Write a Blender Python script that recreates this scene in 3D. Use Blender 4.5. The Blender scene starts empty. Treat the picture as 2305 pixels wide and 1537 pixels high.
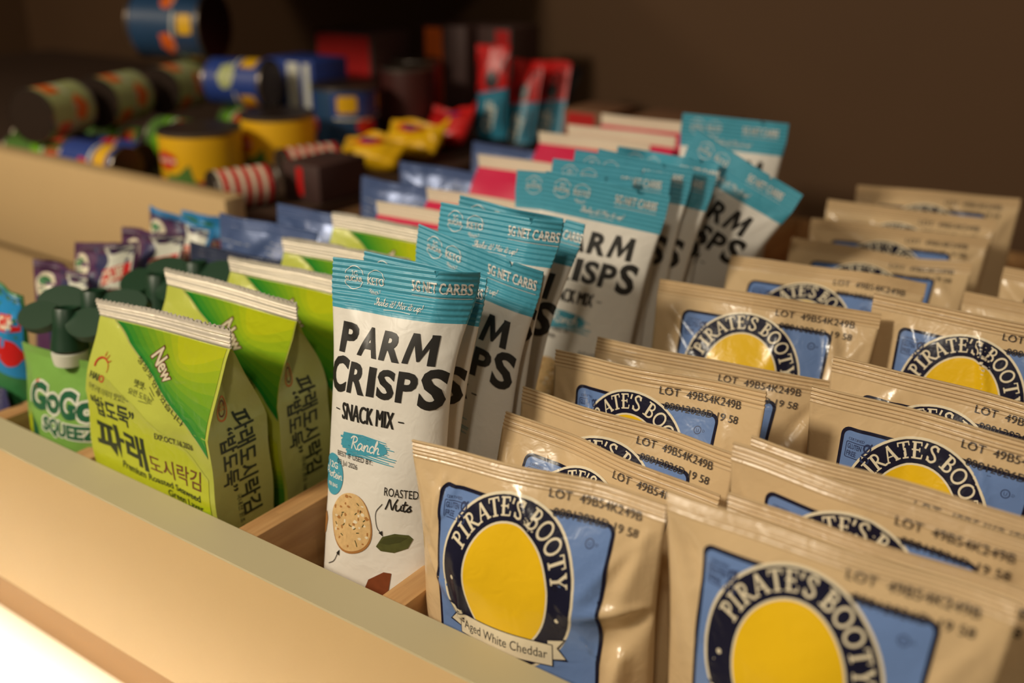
import bpy, bmesh, math, random
import numpy as np
from mathutils import Vector, Matrix
from mathutils.geometry import tessellate_polygon

# All lengths below are written in units of S (30 cm); X runs along the drawer
# fronts, Y goes into the cabinet, Z is up; the top edge of the pulled-out
# drawer front is the line Y = 0, Z = 0.
S = 0.30
scene = bpy.context.scene
COL = scene.collection
PI = math.pi

# ------------------------------------------------------------------ camera
F_PX = 2342.2
cam_d = bpy.data.cameras.new('camera')
cam = bpy.data.objects.new('camera', cam_d)
COL.objects.link(cam)
cam_d.sensor_fit = 'HORIZONTAL'
cam_d.sensor_width = 36.0
cam_d.lens = 36.0 * F_PX / 2305.0
cam_d.clip_start = 0.01
cam_d.clip_end = 30
RX = Vector((0.81487, 0.57964, 0.0))
UP = Vector((-0.21757, 0.30586, 0.92688))
FW = Vector((-0.53726, 0.75529, -0.37535))
M = Matrix((RX, UP, -FW)).transposed().to_4x4()
M.translation = Vector((0, -1 * S, 0.988 * S))
cam.matrix_world = M
cam_d.dof.use_dof = True
cam_d.dof.focus_distance = 1.70 * S
cam_d.dof.aperture_fstop = 4.3
scene.camera = cam

# ------------------------------------------------------------------ world, exposure
world = bpy.data.worlds.new('room')
scene.world = world
world.use_nodes = True
wb = world.node_tree.nodes['Background']
wb.inputs[0].default_value = (1.0, 0.72, 0.45, 1)
wb.inputs[1].default_value = 0.075
vs = scene.view_settings
vs.view_transform = 'Standard'
vs.look = 'None'
vs.gamma = 1
vs.use_curve_mapping = False
vs.exposure = 0.0


def area(name, loc, target, size, power, col, size_y=None):
    d = bpy.data.lights.new(name, 'AREA')
    d.energy = power
    d.color = col
    d.size = size
    if size_y:
        d.shape = 'RECTANGLE'
        d.size_y = size_y
    o = bpy.data.objects.new(name, d)
    COL.objects.link(o)
    o.location = Vector(loc) * S
    v = (Vector(target) - Vector(loc)).normalized()
    o.rotation_euler = v.to_track_quat('-Z', 'Y').to_euler()
    return o


WARM = (1.0, 0.80, 0.56)
area('ceiling_lamp', (-2.9, -3.3, 3.2), (-1.0, 0.5, 0.1), 0.20, 15.5, (1.0, 0.88, 0.69))
area('ceiling_lamp', (0.6, -2.6, 3.9), (-0.6, 0.6, 0.1), 0.10, 3.2, (1.0, 0.87, 0.67))
area('ceiling_lamp', (-6.6, -3.4, 3.6), (-3.0, 1.2, 0.2), 0.22, 5.5, WARM)
led = area('shelf_led_strip', (-1.6, -0.03, -0.372), (-1.6, -0.22, -0.8), 1.1, 1.7, (1.0, 0.88, 0.70), 0.02)
led.data.spread = math.radians(110)


# ------------------------------------------------------------------ materials
def lin(c):
    c = c / 255.0
    return c / 12.92 if c <= 0.04045 else ((c + 0.055) / 1.055) ** 2.4


MATS = {}


def mat(name, rgb, rough=0.45, metal=0.0, bump=None, vary=0.06, vscale=30.0, spec=0.5, stretch=(1, 1, 1), coat=0.0):
    """rgb is the sRGB colour of the thing itself under white light."""
    if name in MATS:
        return MATS[name]
    m = bpy.data.materials.new(name)
    m.use_nodes = True
    nt = m.node_tree
    b = nt.nodes['Principled BSDF']
    b.inputs['Roughness'].default_value = rough
    b.inputs['Metallic'].default_value = metal
    b.inputs['Specular IOR Level'].default_value = spec
    b.inputs['Coat Weight'].default_value = coat
    b.inputs['Coat Roughness'].default_value = 0.12
    base = [lin(c) for c in rgb]
    geo = nt.nodes.new('ShaderNodeNewGeometry')
    mp = nt.nodes.new('ShaderNodeMapping')
    mp.inputs['Scale'].default_value = stretch
    nt.links.new(geo.outputs['Position'], mp.inputs['Vector'])
    if vary > 0:
        n = nt.nodes.new('ShaderNodeTexNoise')
        n.inputs['Scale'].default_value = vscale
        n.inputs['Detail'].default_value = 3
        nt.links.new(mp.outputs[0], n.inputs['Vector'])
        mx = nt.nodes.new('ShaderNodeMix')
        mx.data_type = 'RGBA'
        mx.inputs[6].default_value = [c * (1 - vary) for c in base] + [1]
        mx.inputs[7].default_value = [min(1, c * (1 + vary)) for c in base] + [1]
        nt.links.new(n.outputs['Fac'], mx.inputs[0])
        nt.links.new(mx.outputs[2], b.inputs['Base Color'])
    else:
        b.inputs['Base Color'].default_value = base + [1]
    if bump:
        n2 = nt.nodes.new('ShaderNodeTexNoise')
        n2.inputs['Scale'].default_value = bump[0]
        n2.inputs['Detail'].default_value = 2
        n2.inputs['Distortion'].default_value = 0.6
        nt.links.new(mp.outputs[0], n2.inputs['Vector'])
        bp = nt.nodes.new('ShaderNodeBump')
        bp.inputs['Strength'].default_value = bump[1]
        bp.inputs['Distance'].default_value = bump[2]
        nt.links.new(n2.outputs['Fac'], bp.inputs['Height'])
        nt.links.new(bp.outputs[0], b.inputs['Normal'])
    MATS[name] = m
    return m


def wood(name, c1, c2, c3):
    m = bpy.data.materials.new(name)
    m.use_nodes = True
    nt = m.node_tree
    b = nt.nodes['Principled BSDF']
    b.inputs['Roughness'].default_value = 0.5
    geo = nt.nodes.new('ShaderNodeNewGeometry')
    mp = nt.nodes.new('ShaderNodeMapping')
    mp.inputs['Scale'].default_value = (240, 14, 160)
    nt.links.new(geo.outputs['Position'], mp.inputs['Vector'])
    n = nt.nodes.new('ShaderNodeTexNoise')
    n.inputs['Scale'].default_value = 1.0
    n.inputs['Detail'].default_value = 5
    nt.links.new(mp.outputs[0], n.inputs['Vector'])
    mp2 = nt.nodes.new('ShaderNodeMapping')
    mp2.inputs['Scale'].default_value = (150, 12, 55)
    nt.links.new(geo.outputs['Position'], mp2.inputs['Vector'])
    v = nt.nodes.new('ShaderNodeTexVoronoi')
    v.distance = 'CHEBYCHEV'
    v.inputs['Scale'].default_value = 1.0
    nt.links.new(mp2.outputs[0], v.inputs['Vector'])
    r = nt.nodes.new('ShaderNodeValToRGB')
    e = r.color_ramp.elements
    e[0].position, e[0].color = 0.25, [lin(c) for c in c1] + [1]
    e[1].position, e[1].color = 0.75, [lin(c) for c in c2] + [1]
    nt.links.new(n.outputs['Fac'], r.inputs[0])
    mx = nt.nodes.new('ShaderNodeMix')
    mx.data_type = 'RGBA'
    mx.blend_type = 'MULTIPLY'
    mx.inputs[0].default_value = 0.30
    nt.links.new(r.outputs[0], mx.inputs[6])
    nt.links.new(v.outputs['Color'], mx.inputs[7])
    hs = nt.nodes.new('ShaderNodeHueSaturation')
    hs.inputs['Saturation'].default_value = 0.0
    nt.links.new(v.outputs['Color'], hs.inputs['Color'])
    nt.links.new(hs.outputs[0], mx.inputs[7])
    nt.links.new(mx.outputs[2], b.inputs['Base Color'])
    MATS[name] = m
    return m


FB = (130, 0.22, 0.0018)          # faint crinkle of plastic film
mat('tan_film', (220, 191, 148), 0.23, bump=FB)
mat('tan_seal', (214, 186, 145), 0.28, bump=FB)
mat('navy_ink', (26, 27, 50), 0.24, bump=FB)
mat('blue_ink', (112, 142, 198), 0.24, bump=FB)
mat('cream_ink', (240, 228, 200), 0.28, bump=FB)
mat('yellow_ink', (246, 200, 30), 0.26, bump=FB)
mat('stamp_ink', (48, 42, 44), 0.4)
mat('badge_ink', (48, 60, 100), 0.3)
mat('white_film', (236, 232, 224), 0.42, bump=FB)
mat('teal_film', (74, 164, 190), 0.40, bump=FB)
mat('black_ink', (38, 36, 34), 0.42)
mat('white_ink', (240, 238, 232), 0.42)
mat('cookie_ink', (222, 186, 130), 0.45, vary=0.25, vscale=420)
mat('crumb_ink', (176, 122, 66), 0.45)
mat('herb_ink', (70, 74, 36), 0.45)
mat('pistachio_ink', (84, 88, 44), 0.45, vary=0.35, vscale=300)
mat('nut_ink', (128, 66, 36), 0.45, vary=0.2, vscale=300)
mat('shadow_ink', (208, 202, 192), 0.45)
mat('lime_film', (192, 200, 84), 0.24, bump=FB)
mat('pale_lime_film', (186, 190, 112), 0.26, bump=FB)
mat('green_ink', (72, 160, 52), 0.24, bump=FB)
mat('lime_ink', (188, 204, 30), 0.24, bump=FB)
mat('mid_green_ink', (120, 184, 40), 0.24, bump=FB)
mat('silver_foil', (226, 218, 204), 0.30, 0.25, bump=FB)
mat('dark_green_ink', (38, 52, 32), 0.35)
mat('red_ink', (206, 44, 40), 0.3)
mat('orange_ink', (214, 120, 44), 0.3)
mat('brown_ink', (110, 54, 34), 0.35)
mat('pouch_green', (126, 174, 80), 0.3, bump=FB, vary=0.15, vscale=12)
mat('deep_green_plastic', (20, 58, 36), 0.42)
mat('pouch_white', (226, 226, 210), 0.4)
mat('logo_green', (36, 98, 66), 0.35)
mat('blue_foil', (84, 104, 150), 0.30, 0.15, bump=(60, 0.3, 0.003))
mat('navy_foil', (46, 56, 84), 0.30, 0.15, bump=(60, 0.3, 0.003))
mat('pale_blue_ink', (150, 160, 182), 0.35)
mat('pink_film', (214, 36, 82), 0.45)
mat('white_paper', (232, 220, 196), 0.6)
mat('purple_film', (92, 54, 92), 0.35, bump=FB)
mat('dusk_film', (56, 56, 96), 0.35, bump=FB)
mat('sky_film', (40, 142, 206), 0.35, bump=FB)
mat('leaf_film', (60, 128, 74), 0.35, bump=FB)
mat('red_film', (214, 32, 32), 0.35, bump=FB)
mat('teal_wrap', (52, 138, 168), 0.35, bump=FB)
mat('black_film', (36, 32, 38), 0.35, bump=FB)
mat('yellow_film', (240, 188, 22), 0.32, bump=(60, 0.3, 0.003))
mat('gold_label', (240, 186, 28), 0.38)
mat('green_label', (84, 124, 54), 0.4)
mat('orange_label', (240, 112, 36), 0.4)
mat('pale_green_label', (184, 192, 130), 0.4)
mat('blue_label', (46, 70, 146), 0.4)
mat('sky_label', (40, 72, 108), 0.4)
mat('red_label', (190, 36, 36), 0.4)
mat('dark_label', (70, 34, 30), 0.4)
mat('tin', (150, 140, 130), 0.30, 0.9)
mat('shaded_tin', (66, 52, 44), 0.42, 0.6)  # tin of the lids, their dark reflection put into the colour
mat('dark_carton', (70, 46, 42), 0.6)
mat('brown_carton', (120, 84, 58), 0.7)
mat('cream_laminate', (214, 182, 132), 0.5, vary=0.02)
mat('shaded_laminate', (198, 186, 150), 0.5, vary=0.02)  # top face of the drawer front, its weaker light put into the colour
mat('tan_laminate', (150, 116, 78), 0.6, vary=0.02)
mat('white_board', (236, 226, 206), 0.6, vary=0.02)
mat('wall_paint', (92, 65, 40), 0.8, vary=0.05, vscale=6)
mat('dark_panel', (70, 50, 36), 0.7, vary=0.05)
wood('bamboo', (170, 122, 74), (208, 164, 110), (150, 100, 60))
wood('tray_wood', (140, 92, 52), (172, 122, 74), (120, 80, 50))


# ------------------------------------------------------------------ object helpers
def tag(o, label=None, cat=None, group=None, kind=None):
    if label:
        o['label'] = label
    if cat:
        o['category'] = cat
    if group:
        o['group'] = group
    if kind:
        o['kind'] = kind
    return o


def thing(name, label, cat, loc, group=None):
    o = bpy.data.objects.new(name, None)
    o.empty_display_size = 0.02
    COL.objects.link(o)
    o.location = Vector(loc) * S
    return tag(o, label, cat, group)


def mesh_obj(name, V, F, mats, idx=None, parent=None, smooth=True, sharp=None):
    """One mesh object from world points V (units of S), local to its parent."""
    V = np.asarray(V, float)
    q = parent
    while q is not None:
        V = V - np.array(q.location) / S
        q = q.parent
    me = bpy.data.meshes.new(name)
    me.from_pydata((V * S).tolist(), [], [tuple(int(i) for i in f) for f in F])
    for m in (mats if isinstance(mats, (list, tuple)) else [mats]):
        me.materials.append(MATS[m])
    if idx is not None:
        me.polygons.foreach_set('material_index', np.asarray(idx, dtype=np.int32))
    if smooth:
        me.polygons.foreach_set('use_smooth', np.ones(len(me.polygons), dtype=bool))
        if sharp:
            me.set_sharp_from_angle(angle=math.radians(sharp))
    me.update()
    o = bpy.data.objects.new(name, me)
    COL.objects.link(o)
    if parent is not None:
        o.parent = parent
    return o


def box_bm(bm, lo, hi, bevel=0.0):
    r = bmesh.ops.create_cube(bm, size=1.0)
    for v in r['verts']:
        v.co = Vector([(lo[i] + hi[i]) / 2 + v.co[i] * (hi[i] - lo[i]) for i in range(3)])
    if bevel > 0:
        ed = list({e for v in r['verts'] for e in v.link_edges})
        bmesh.ops.bevel(bm, geom=ed, offset=bevel, segments=2, affect='EDGES', profile=0.5)


def bm_obj(name, bm, m, parent=None, smooth=False, sharp=35):
    bmesh.ops.recalc_face_normals(bm, faces=bm.faces)
    V = np.array([v.co[:] for v in bm.verts])
    bm.verts.index_update()
    F = [[v.index for v in f.verts] for f in bm.faces]
    idx = [f.material_index for f in bm.faces]
    bm.free()
    return mesh_obj(name, V, F, m, idx, parent, smooth, sharp)


def box(name, lo, hi, m, parent=None, bevel=0.0):
    bm = bmesh.new()
    box_bm(bm, lo, hi, bevel)
    return bm_obj(name, bm, m, parent, smooth=bevel > 0)


def grid_faces(nr, nc, off=0, closed=False):
    F = []
    for i in range(nr - 1):
        for j in range(nc if closed else nc - 1):
            a = off + i * nc + j
            b = off + i * nc + (j + 1) % nc
            F.append((a, b, b + nc, a + nc))
    return F


# ------------------------------------------------------------------ printed artwork
# Flat shapes in (s, t) = distance across and distance down from the top of the
# pack; cut on a grid so that they bend with the film they are printed on.
def text_tris(body, bold=0.0, res=3):
    cu = bpy.data.curves.new('tmp', 'FONT')
    cu.body = body
    cu.resolution_u = res
    cu.offset = bold
    o = bpy.data.objects.new('tmp', cu)
    COL.objects.link(o)
    bpy.context.view_layer.update()
    dg = bpy.context.evaluated_depsgraph_get()
    ev = o.evaluated_get(dg)
    me = ev.to_mesh()
    V = np.array([v.co[:2] for v in me.vertices]) if len(me.vertices) else np.zeros((0, 2))
    F = [tuple(p.vertices) for p in me.polygons]
    ev.to_mesh_clear()
    bpy.data.objects.remove(o)
    bpy.data.curves.remove(cu)
    return V, F


def arc(cx, cy, rx, ry, a0, a1, n=24):
    return [(cx + rx * math.cos(math.radians(a0 + (a1 - a0) * i / n)), cy + ry * math.sin(math.radians(a0 + (a1 - a0) * i / n))) for i in range(n + 1)]


def ellipse(cx, cy, rx, ry, n=48):
    return arc(cx, cy, rx, ry, 0, 360, n)[:-1]


def blob(cx, cy, rx, ry, seed, n=28, rough=0.08):
    rd = random.Random(seed)
    k = [rd.uniform(-1, 1) for _ in range(6)]
    return [(cx + rx * (1 + rough * sum(k[q] * math.sin((q + 2) * a + k[5 - q] * 3) for q in range(5)) / 2) * math.cos(a),
             cy + ry * (1 + rough * sum(k[q] * math.cos((q + 2) * a + k[q] * 5) for q in range(5)) / 2) * math.sin(a)) for a in [2 * PI * i / n for i in range(n)]]


def rrect(x0, y0, x1, y1, r, n=5):
    return (arc(x1 - r, y0 + r, r, r, -90, 0, n) + arc(x1 - r, y1 - r, r, r, 0, 90, n) + arc(x0 + r, y1 - r, r, r, 90, 180, n) + arc(x0 + r, y0 + r, r, r, 180, 270, n))


def spline(pts, n=6):
    P = [np.array(p, float) for p in pts]
    P = [2 * P[0] - P[1]] + P + [2 * P[-1] - P[-2]]
    out = []
    for i in range(1, len(P) - 2):
        for k in range(n):
            t = k / n
            a, b, c, d = P[i - 1], P[i], P[i + 1], P[i + 2]
            out.append(0.5 * ((2 * b) + (c - a) * t + (2 * a - 5 * b + 4 * c - d) * t * t + (3 * b - a - 3 * c + d) * t ** 3))
    out.append(P[-2])
    return [tuple(p) for p in out]


class Art:
    def band(self, c0, c1, m, layer):
        n = len(c0)
        self.raw(list(c0) + list(c1), [(i, i + 1, n + i + 1, n + i) for i in range(n - 1)], m, layer)

    def __init__(self):
        self.V, self.F, self.I, self.mats = [], [], [], []

    def _m(self, m):
        if m not in self.mats:
            self.mats.append(m)
        return self.mats.index(m)

    def raw(self, V, F, m, layer):
        o = len(self.V)
        self.V += [(float(p[0]), float(p[1]), float(layer)) for p in V]
        self.F += [tuple(o + i for i in f) for f in F]
        self.I += [self._m(m)] * len(F)

    def poly(self, pts, m, layer, holes=()):
        loops = [[Vector((p[0], p[1], 0)) for p in q] for q in [pts] + list(holes)]
        flat = [p for q in [pts] + list(holes) for p in q]
        self.raw(flat, tessellate_polygon(loops), m, layer)

    def stroke(self, pts, w, m, layer, w1=None, cap=True):
        n = len(pts)
        P = np.array(pts, float)
        T = np.gradient(P, axis=0)
        T /= np.linalg.norm(T, axis=1)[:, None] + 1e-12
        N = np.stack([-T[:, 1], T[:, 0]], 1)
        ww = np.linspace(w, w1 if w1 is not None else w, n)[:, None] / 2
        V = np.concatenate([P + N * ww, P - N * ww])
        self.raw(V, [(i, i + 1, n + i + 1, n + i) for i in range(n - 1)], m, layer)
        if cap:
            for p, r in ((P[0], ww[0, 0]), (P[-1], ww[-1, 0])):
                self.poly(ellipse(p[0], p[1], r, r, 8), m, layer)

    def text(self, body, x, y, h, m, layer, sx=1.0, bold=0.0, shear=0.0, rot=0.0, width=None, align='l', warp=None, fat=0.0):
        """cap height h, baseline at (x, y); rot in degrees clockwise on the pack."""
        V, F = text_tris(body, bold)
        if not len(V):
            return
        V = V / 0.727
        V[:, 0] -= V[:, 0].min()
        if width is not None:
            sx = width / (V[:, 0].max() * h)
        V[:, 0] = V[:, 0] * sx + V[:, 1] * shear
        V *= h
        wd = V[:, 0].max()
        if align == 'c':
            V[:, 0] -= wd / 2
        elif align == 'r':
            V[:, 0] -= wd
        if warp:
            V = warp(V)
        a = math.radians(rot)
        X = x + V[:, 0] * math.cos(a) + V[:, 1] * math.sin(a)
        Y = y + V[:, 0] * math.sin(a) - V[:, 1] * math.cos(a)
        for q in ((-1, -0.5, 0, 0.5, 1) if fat else (0,)):
            self.raw(np.stack([X + q * fat * math.cos(a), Y + q * fat * math.sin(a)], 1), F, m, layer)

    def done(self, g=0.012, fine=None):
        bm = bmesh.new()
        vs_ = [bm.verts.new(v) for v in self.V]
        for f, i in zip(self.F, self.I):
            try:
                bf = bm.faces.new([vs_[k] for k in f])
                bf.material_index = i
            except ValueError:
                pass
        A = np.array(self.V)
        lo, hi = A[:, :2].min(0), A[:, :2].max(0)
        if fine:
            t = fine[0]
            while t < fine[1]:
                bmesh.ops.bisect_plane(bm, geom=bm.verts[:] + bm.edges[:] + bm.faces[:], dist=1e-7, plane_co=(0, t, 0), plane_no=(0, 1, 0))
                t += fine[2]
        for ax in (0, 1):
            no = Vector((1, 0, 0)) if ax == 0 else Vector((0, 1, 0))
            k = math.floor(lo[ax] / g) + 1
            while k * g < hi[ax]:
                bmesh.ops.bisect_plane(bm, geom=bm.verts[:] + bm.edges[:] + bm.faces[:], dist=1e-6, plane_co=no * (k * g), plane_no=no)
                k += 1
        bm.verts.index_update()
        self.AV = np.array([v.co[:] for v in bm.verts])
        self.AF = [tuple(v.index for v in f.verts) for f in bm.faces]
        self.AI = np.array([f.material_index for f in bm.faces], dtype=np.int32)
        bm.free()
        return self

    def put(self, name, fn, parent, base=0.0008, step=0.00018):
        """print it: fn(s, t, lift) -> points; faces turned to look outwards."""
        off = base + step * self.AV[:, 2]
        P = fn(self.AV[:, 0], self.AV[:, 1], off)
        Q = fn(self.AV[:, 0], self.AV[:, 1], off + 0.01)
        F = []
        for f in self.AF:
            a, b, c = P[f[0]], P[f[1]], P[f[2]]
            nn = np.cross(b - a, c - a)
            F.append(f if nn @ (Q[f[0]] - a) >= 0 else f[::-1])
        o = mesh_obj(name, P, F, self.mats, self.AI, parent)
        N = Q - P
        N /= np.linalg.norm(N, axis=1)[:, None] + 1e-12
        o.data.normals_split_custom_set_from_vertices(N.tolist())
        return o


# ---- letter shapes drawn with strokes: a roman with serifs for the round emblem
def serif_glyph(ch):
    """list of (points, width) in a box one unit high; and the advance."""
    w, h = 0.17, 0.085
    L = []
    ser = lambda x, y, r=0.19: L.append(([(x - r, y), (x + r, y)], h))
    if ch in 'PRB':
        L.append(([(0.22, 0), (0.22, 1)], w))
        ser(0.2, 0.04)
        L.append(([(0.02, 0.96), (0.3, 0.96)], h))
        if ch == 'B':
            L.append(([(0.25, 0.96)] + arc(0.36, 0.75, 0.20, 0.21, 90, -90, 10) + [(0.25, 0.53)], 0.11))
            L.append(([(0.25, 0.53)] + arc(0.38, 0.285, 0.25, 0.245, 90, -90, 10) + [(0.25, 0.04)], 0.12))
            return L, 0.76
        L.append(([(0.25, 0.96)] + arc(0.36, 0.72, 0.23, 0.24, 90, -90, 10) + [(0.25, 0.48)], 0.12))
        if ch == 'R':
            L.append(([(0.36, 0.48), (0.70, 0.03), (0.82, 0.03)], 0.13))
            return L, 0.84
        return L, 0.70
    if ch == 'I':
        L.append(([(0.22, 0), (0.22, 1)], w))
        ser(0.22, 0.04)
        ser(0.22, 0.96)
        return L, 0.46
    if ch == 'A':
        L.append(([(0.12, 0.02), (0.42, 1.0)], 0.09))
        L.append(([(0.42, 1.0), (0.74, 0.02)], w))
        L.append(([(0.22, 0.34), (0.6, 0.34)], 0.07))
        ser(0.12, 0.04, 0.13)
        ser(0.74, 0.04, 0.15)
        return L, 0.88
    if ch == 'T':
        L.append(([(0.38, 0), (0.38, 1)], w))
        ser(0.38, 0.04)
        L.append(([(0.03, 0.96), (0.73, 0.96)], h))
        L.append(([(0.05, 1.0), (0.04, 0.74)], 0.07))
        L.append(([(0.71, 1.0), (0.72, 0.74)], 0.07))
        return L, 0.78
    if ch == 'E':
        L.append(([(0.2, 0), (0.2, 1)], w))
        for y, x1 in ((0.04, 0.62), (0.52, 0.5), (0.96, 0.6)):
            L.append(([(0.03, y), (x1, y)], h))
        L.append(([(0.60, 0.0), (0.66, 0.26)], 0.07))
        L.append(([(0.59, 1.0), (0.60, 0.76)], 0.07))
        L.append(([(0.5, 0.4), (0.5, 0.64)], 0.06))
        return L, 0.70
    if ch == 'S':
        L.append((spline([(0.52, 0.74), (0.46, 0.93), (0.27, 0.97), (0.11, 0.80), (0.22, 0.60), (0.42, 0.44), (0.53, 0.22), (0.36, 0.03), (0.14, 0.07), (0.06, 0.26)], 4), 0.13))
        L.append(([(0.54, 0.98), (0.54, 0.70)], 0.06))
        L.append(([(0.05, 0.02), (0.05, 0.30)], 0.06))
        return L, 0.62
    if ch == 'O':
        L.append((arc(0.44, 0.5, 0.36, 0.46, 0, 360, 20), 0.13))
        return L, 0.88
    if ch == 'Y':
        L.append(([(0.12, 0.98), (0.42, 0.48)], w))
        L.append(([(0.74, 0.98), (0.42, 0.48)], 0.09))
        L.append(([(0.42, 0.5), (0.42, 0)], w))
        ser(0.42, 0.04)
        ser(0.14, 0.96, 0.15)
        ser(0.72, 0.96, 0.14)
        return L, 0.84
    if ch == "'":
        L.append(([(0.14, 1.0), (0.06, 0.68)], 0.12))
        return L, 0.26
    return L, 0.34


def emblem_text(A, s, cx, cy, rx, ry, a0, a1, h, m, layer):
    """letters standing on an ellipse, from angle a0 to a1 (degrees, 0 = top, clockwise)."""
    adv = [serif_glyph(c)[1] for c in s]
    tot = sum(adv)
    x = 0
    for c, ad in zip(s, adv):
        a = math.radians(a0 + (a1 - a0) * (x + ad / 2) / tot)
        bx, by = cx + rx * math.sin(a), cy - ry * math.cos(a)
        r = math.atan2(math.sin(a) / rx, math.cos(a) / ry)
        for pts, w in serif_glyph(c)[0]:
            q = [((p[0] - ad / 2) * h, p[1] * h) for p in pts]
            A.stroke([(bx + u * math.cos(r) + v * math.sin(r), by + u * math.sin(r) - v * math.cos(r)) for u, v in q], w * h, m, layer, cap=False)
        x += ad


SCRIPT = {   # joined-up hand lettering: pen paths in a box one x-height high
    'R': ([[(0.25, 0.0), (0.32, 0.9), (0.42, 1.75)], [(0.0, 1.5), (0.3, 1.85), (0.8, 1.8), (0.95, 1.4), (0.7, 1.02), (0.4, 0.92), (0.7, 0.45), (1.0, 0.02), (1.2, 0.1)]], 1.1),
    'P': ([[(0.2, -0.1), (0.3, 0.9), (0.42, 1.75)], [(0.0, 1.45), (0.3, 1.85), (0.85, 1.75), (0.95, 1.3), (0.65, 0.9), (0.35, 0.9)]], 0.95),
    'N': ([[(0.0, 0.0), (0.15, 0.6), (0.35, 1.7), (0.6, 0.9), (0.9, 0.05), (1.1, 1.0), (1.35, 1.85)]], 1.3),
    'S': ([[(0.85, 1.5), (0.6, 1.85), (0.3, 1.55), (0.5, 1.05), (0.7, 0.5), (0.35, 0.0), (0.0, 0.3)]], 0.9),
    'M': ([[(0.0, 0.0), (0.3, 1.75), (0.55, 0.5), (0.95, 1.75), (1.0, 0.6), (1.2, 0.0)]], 1.3),
    'a': ([[(0.75, 0.85), (0.4, 1.0), (0.08, 0.5), (0.25, 0.02), (0.6, 0.3), (0.78, 0.9), (0.72, 0.2), (1.0, 0.1)]], 0.95),
    'n': ([[(0.0, 0.4), (0.15, 0.95), (0.15, 0.0)], [(0.15, 0.3), (0.4, 0.9), (0.65, 0.8), (0.62, 0.15), (0.9, 0.12)]], 0.85),
    'c': ([[(0.65, 0.8), (0.4, 1.0), (0.1, 0.5), (0.3, 0.0), (0.75, 0.25)]], 0.72),
    'h': ([[(0.0, 0.5), (0.3, 1.4), (0.25, 1.85), (0.1, 1.2), (0.08, 0.0)], [(0.1, 0.35), (0.4, 0.9), (0.62, 0.7), (0.6, 0.1), (0.85, 0.1)]], 0.8),
    'u': ([[(0.0, 0.9), (0.05, 0.2), (0.3, 0.0), (0.6, 0.4), (0.65, 0.95), (0.65, 0.2), (0.9, 0.1)]], 0.85),
    't': ([[(0.2, 1.6), (0.12, 0.4), (0.3, 0.0), (0.6, 0.3)], [(-0.08, 1.05), (0.5, 1.15)]], 0.55),
    's': ([[(0.0, 0.3), (0.35, 1.0), (0.3, 0.6), (0.5, 0.25), (0.2, 0.0), (0.0, 0.15)]], 0.6),
    'r': ([[(0.0, 0.6), (0.2, 1.0), (0.25, 0.85), (0.5, 0.85), (0.42, 0.2), (0.65, 0.1)]], 0.62),
    'o': ([[(0.35, 0.95), (0.05, 0.5), (0.3, 0.0), (0.6, 0.5), (0.35, 0.95), (0.75, 0.8)]], 0.72),
    'e': ([[(0.05, 0.4), (0.5, 0.6), (0.45, 0.95), (0.15, 0.75), (0.15, 0.15), (0.45, 0.0), (0.75, 0.3)]], 0.7),
    'i': ([[(0.0, 0.5), (0.15, 0.95), (0.12, 0.2), (0.35, 0.1)], [(0.2, 1.35), (0.22, 1.42)]], 0.36),
    'k': ([[(0.0, 0.5), (0.3, 1.5), (0.2, 1.8), (0.08, 0.0)], [(0.5, 0.95), (0.15, 0.5), (0.55, 0.05), (0.7, 0.1)]], 0.7),
    'x': ([[(0.0, 0.95), (0.5, 0.0)], [(0.55, 0.95), (0.0, 0.0)]], 0.62),
    'p': ([[(0.0, 0.4), (0.2, 1.0), (0.08, -0.7)], [(0.1, 0.3), (0.35, 0.95), (0.6, 0.5), (0.35, 0.0), (0.12, 0.2)]], 0.72),
    'w': ([[(0.0, 0.9), (0.1, 0.1), (0.4, 0.6), (0.6, 0.05), (0.85, 0.95)]], 0.9),
    '!': ([[(0.25, 1.7), (0.1, 0.5)], [(0.05, 0.08), (0.06, 0.0)]], 0.35),
    ' ': ([], 0.5),
}


def script_text(A, s, x, y, h, m, layer, w=0.2, rot=0.0, shear=0.15, width=None, w_end=None):
    tot = sum(SCRIPT[c][1] for c in s)
    k = (width / tot) if width else h
    a = math.radians(rot)
    px = 0
    for c in s:
        for pts in SCRIPT[c][0]:
            q = []
            for u, v in spline(pts, 5):
                uu, vv = (px + u) * k + v * h * shear, v * h
                q.append((x + uu * math.cos(a) + vv * math.sin(a), y + uu * math.sin(a) - vv * math.cos(a)))
            A.stroke(q, w * h, m, layer, w1=w_end)
        px += SCRIPT[c][1]


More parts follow.
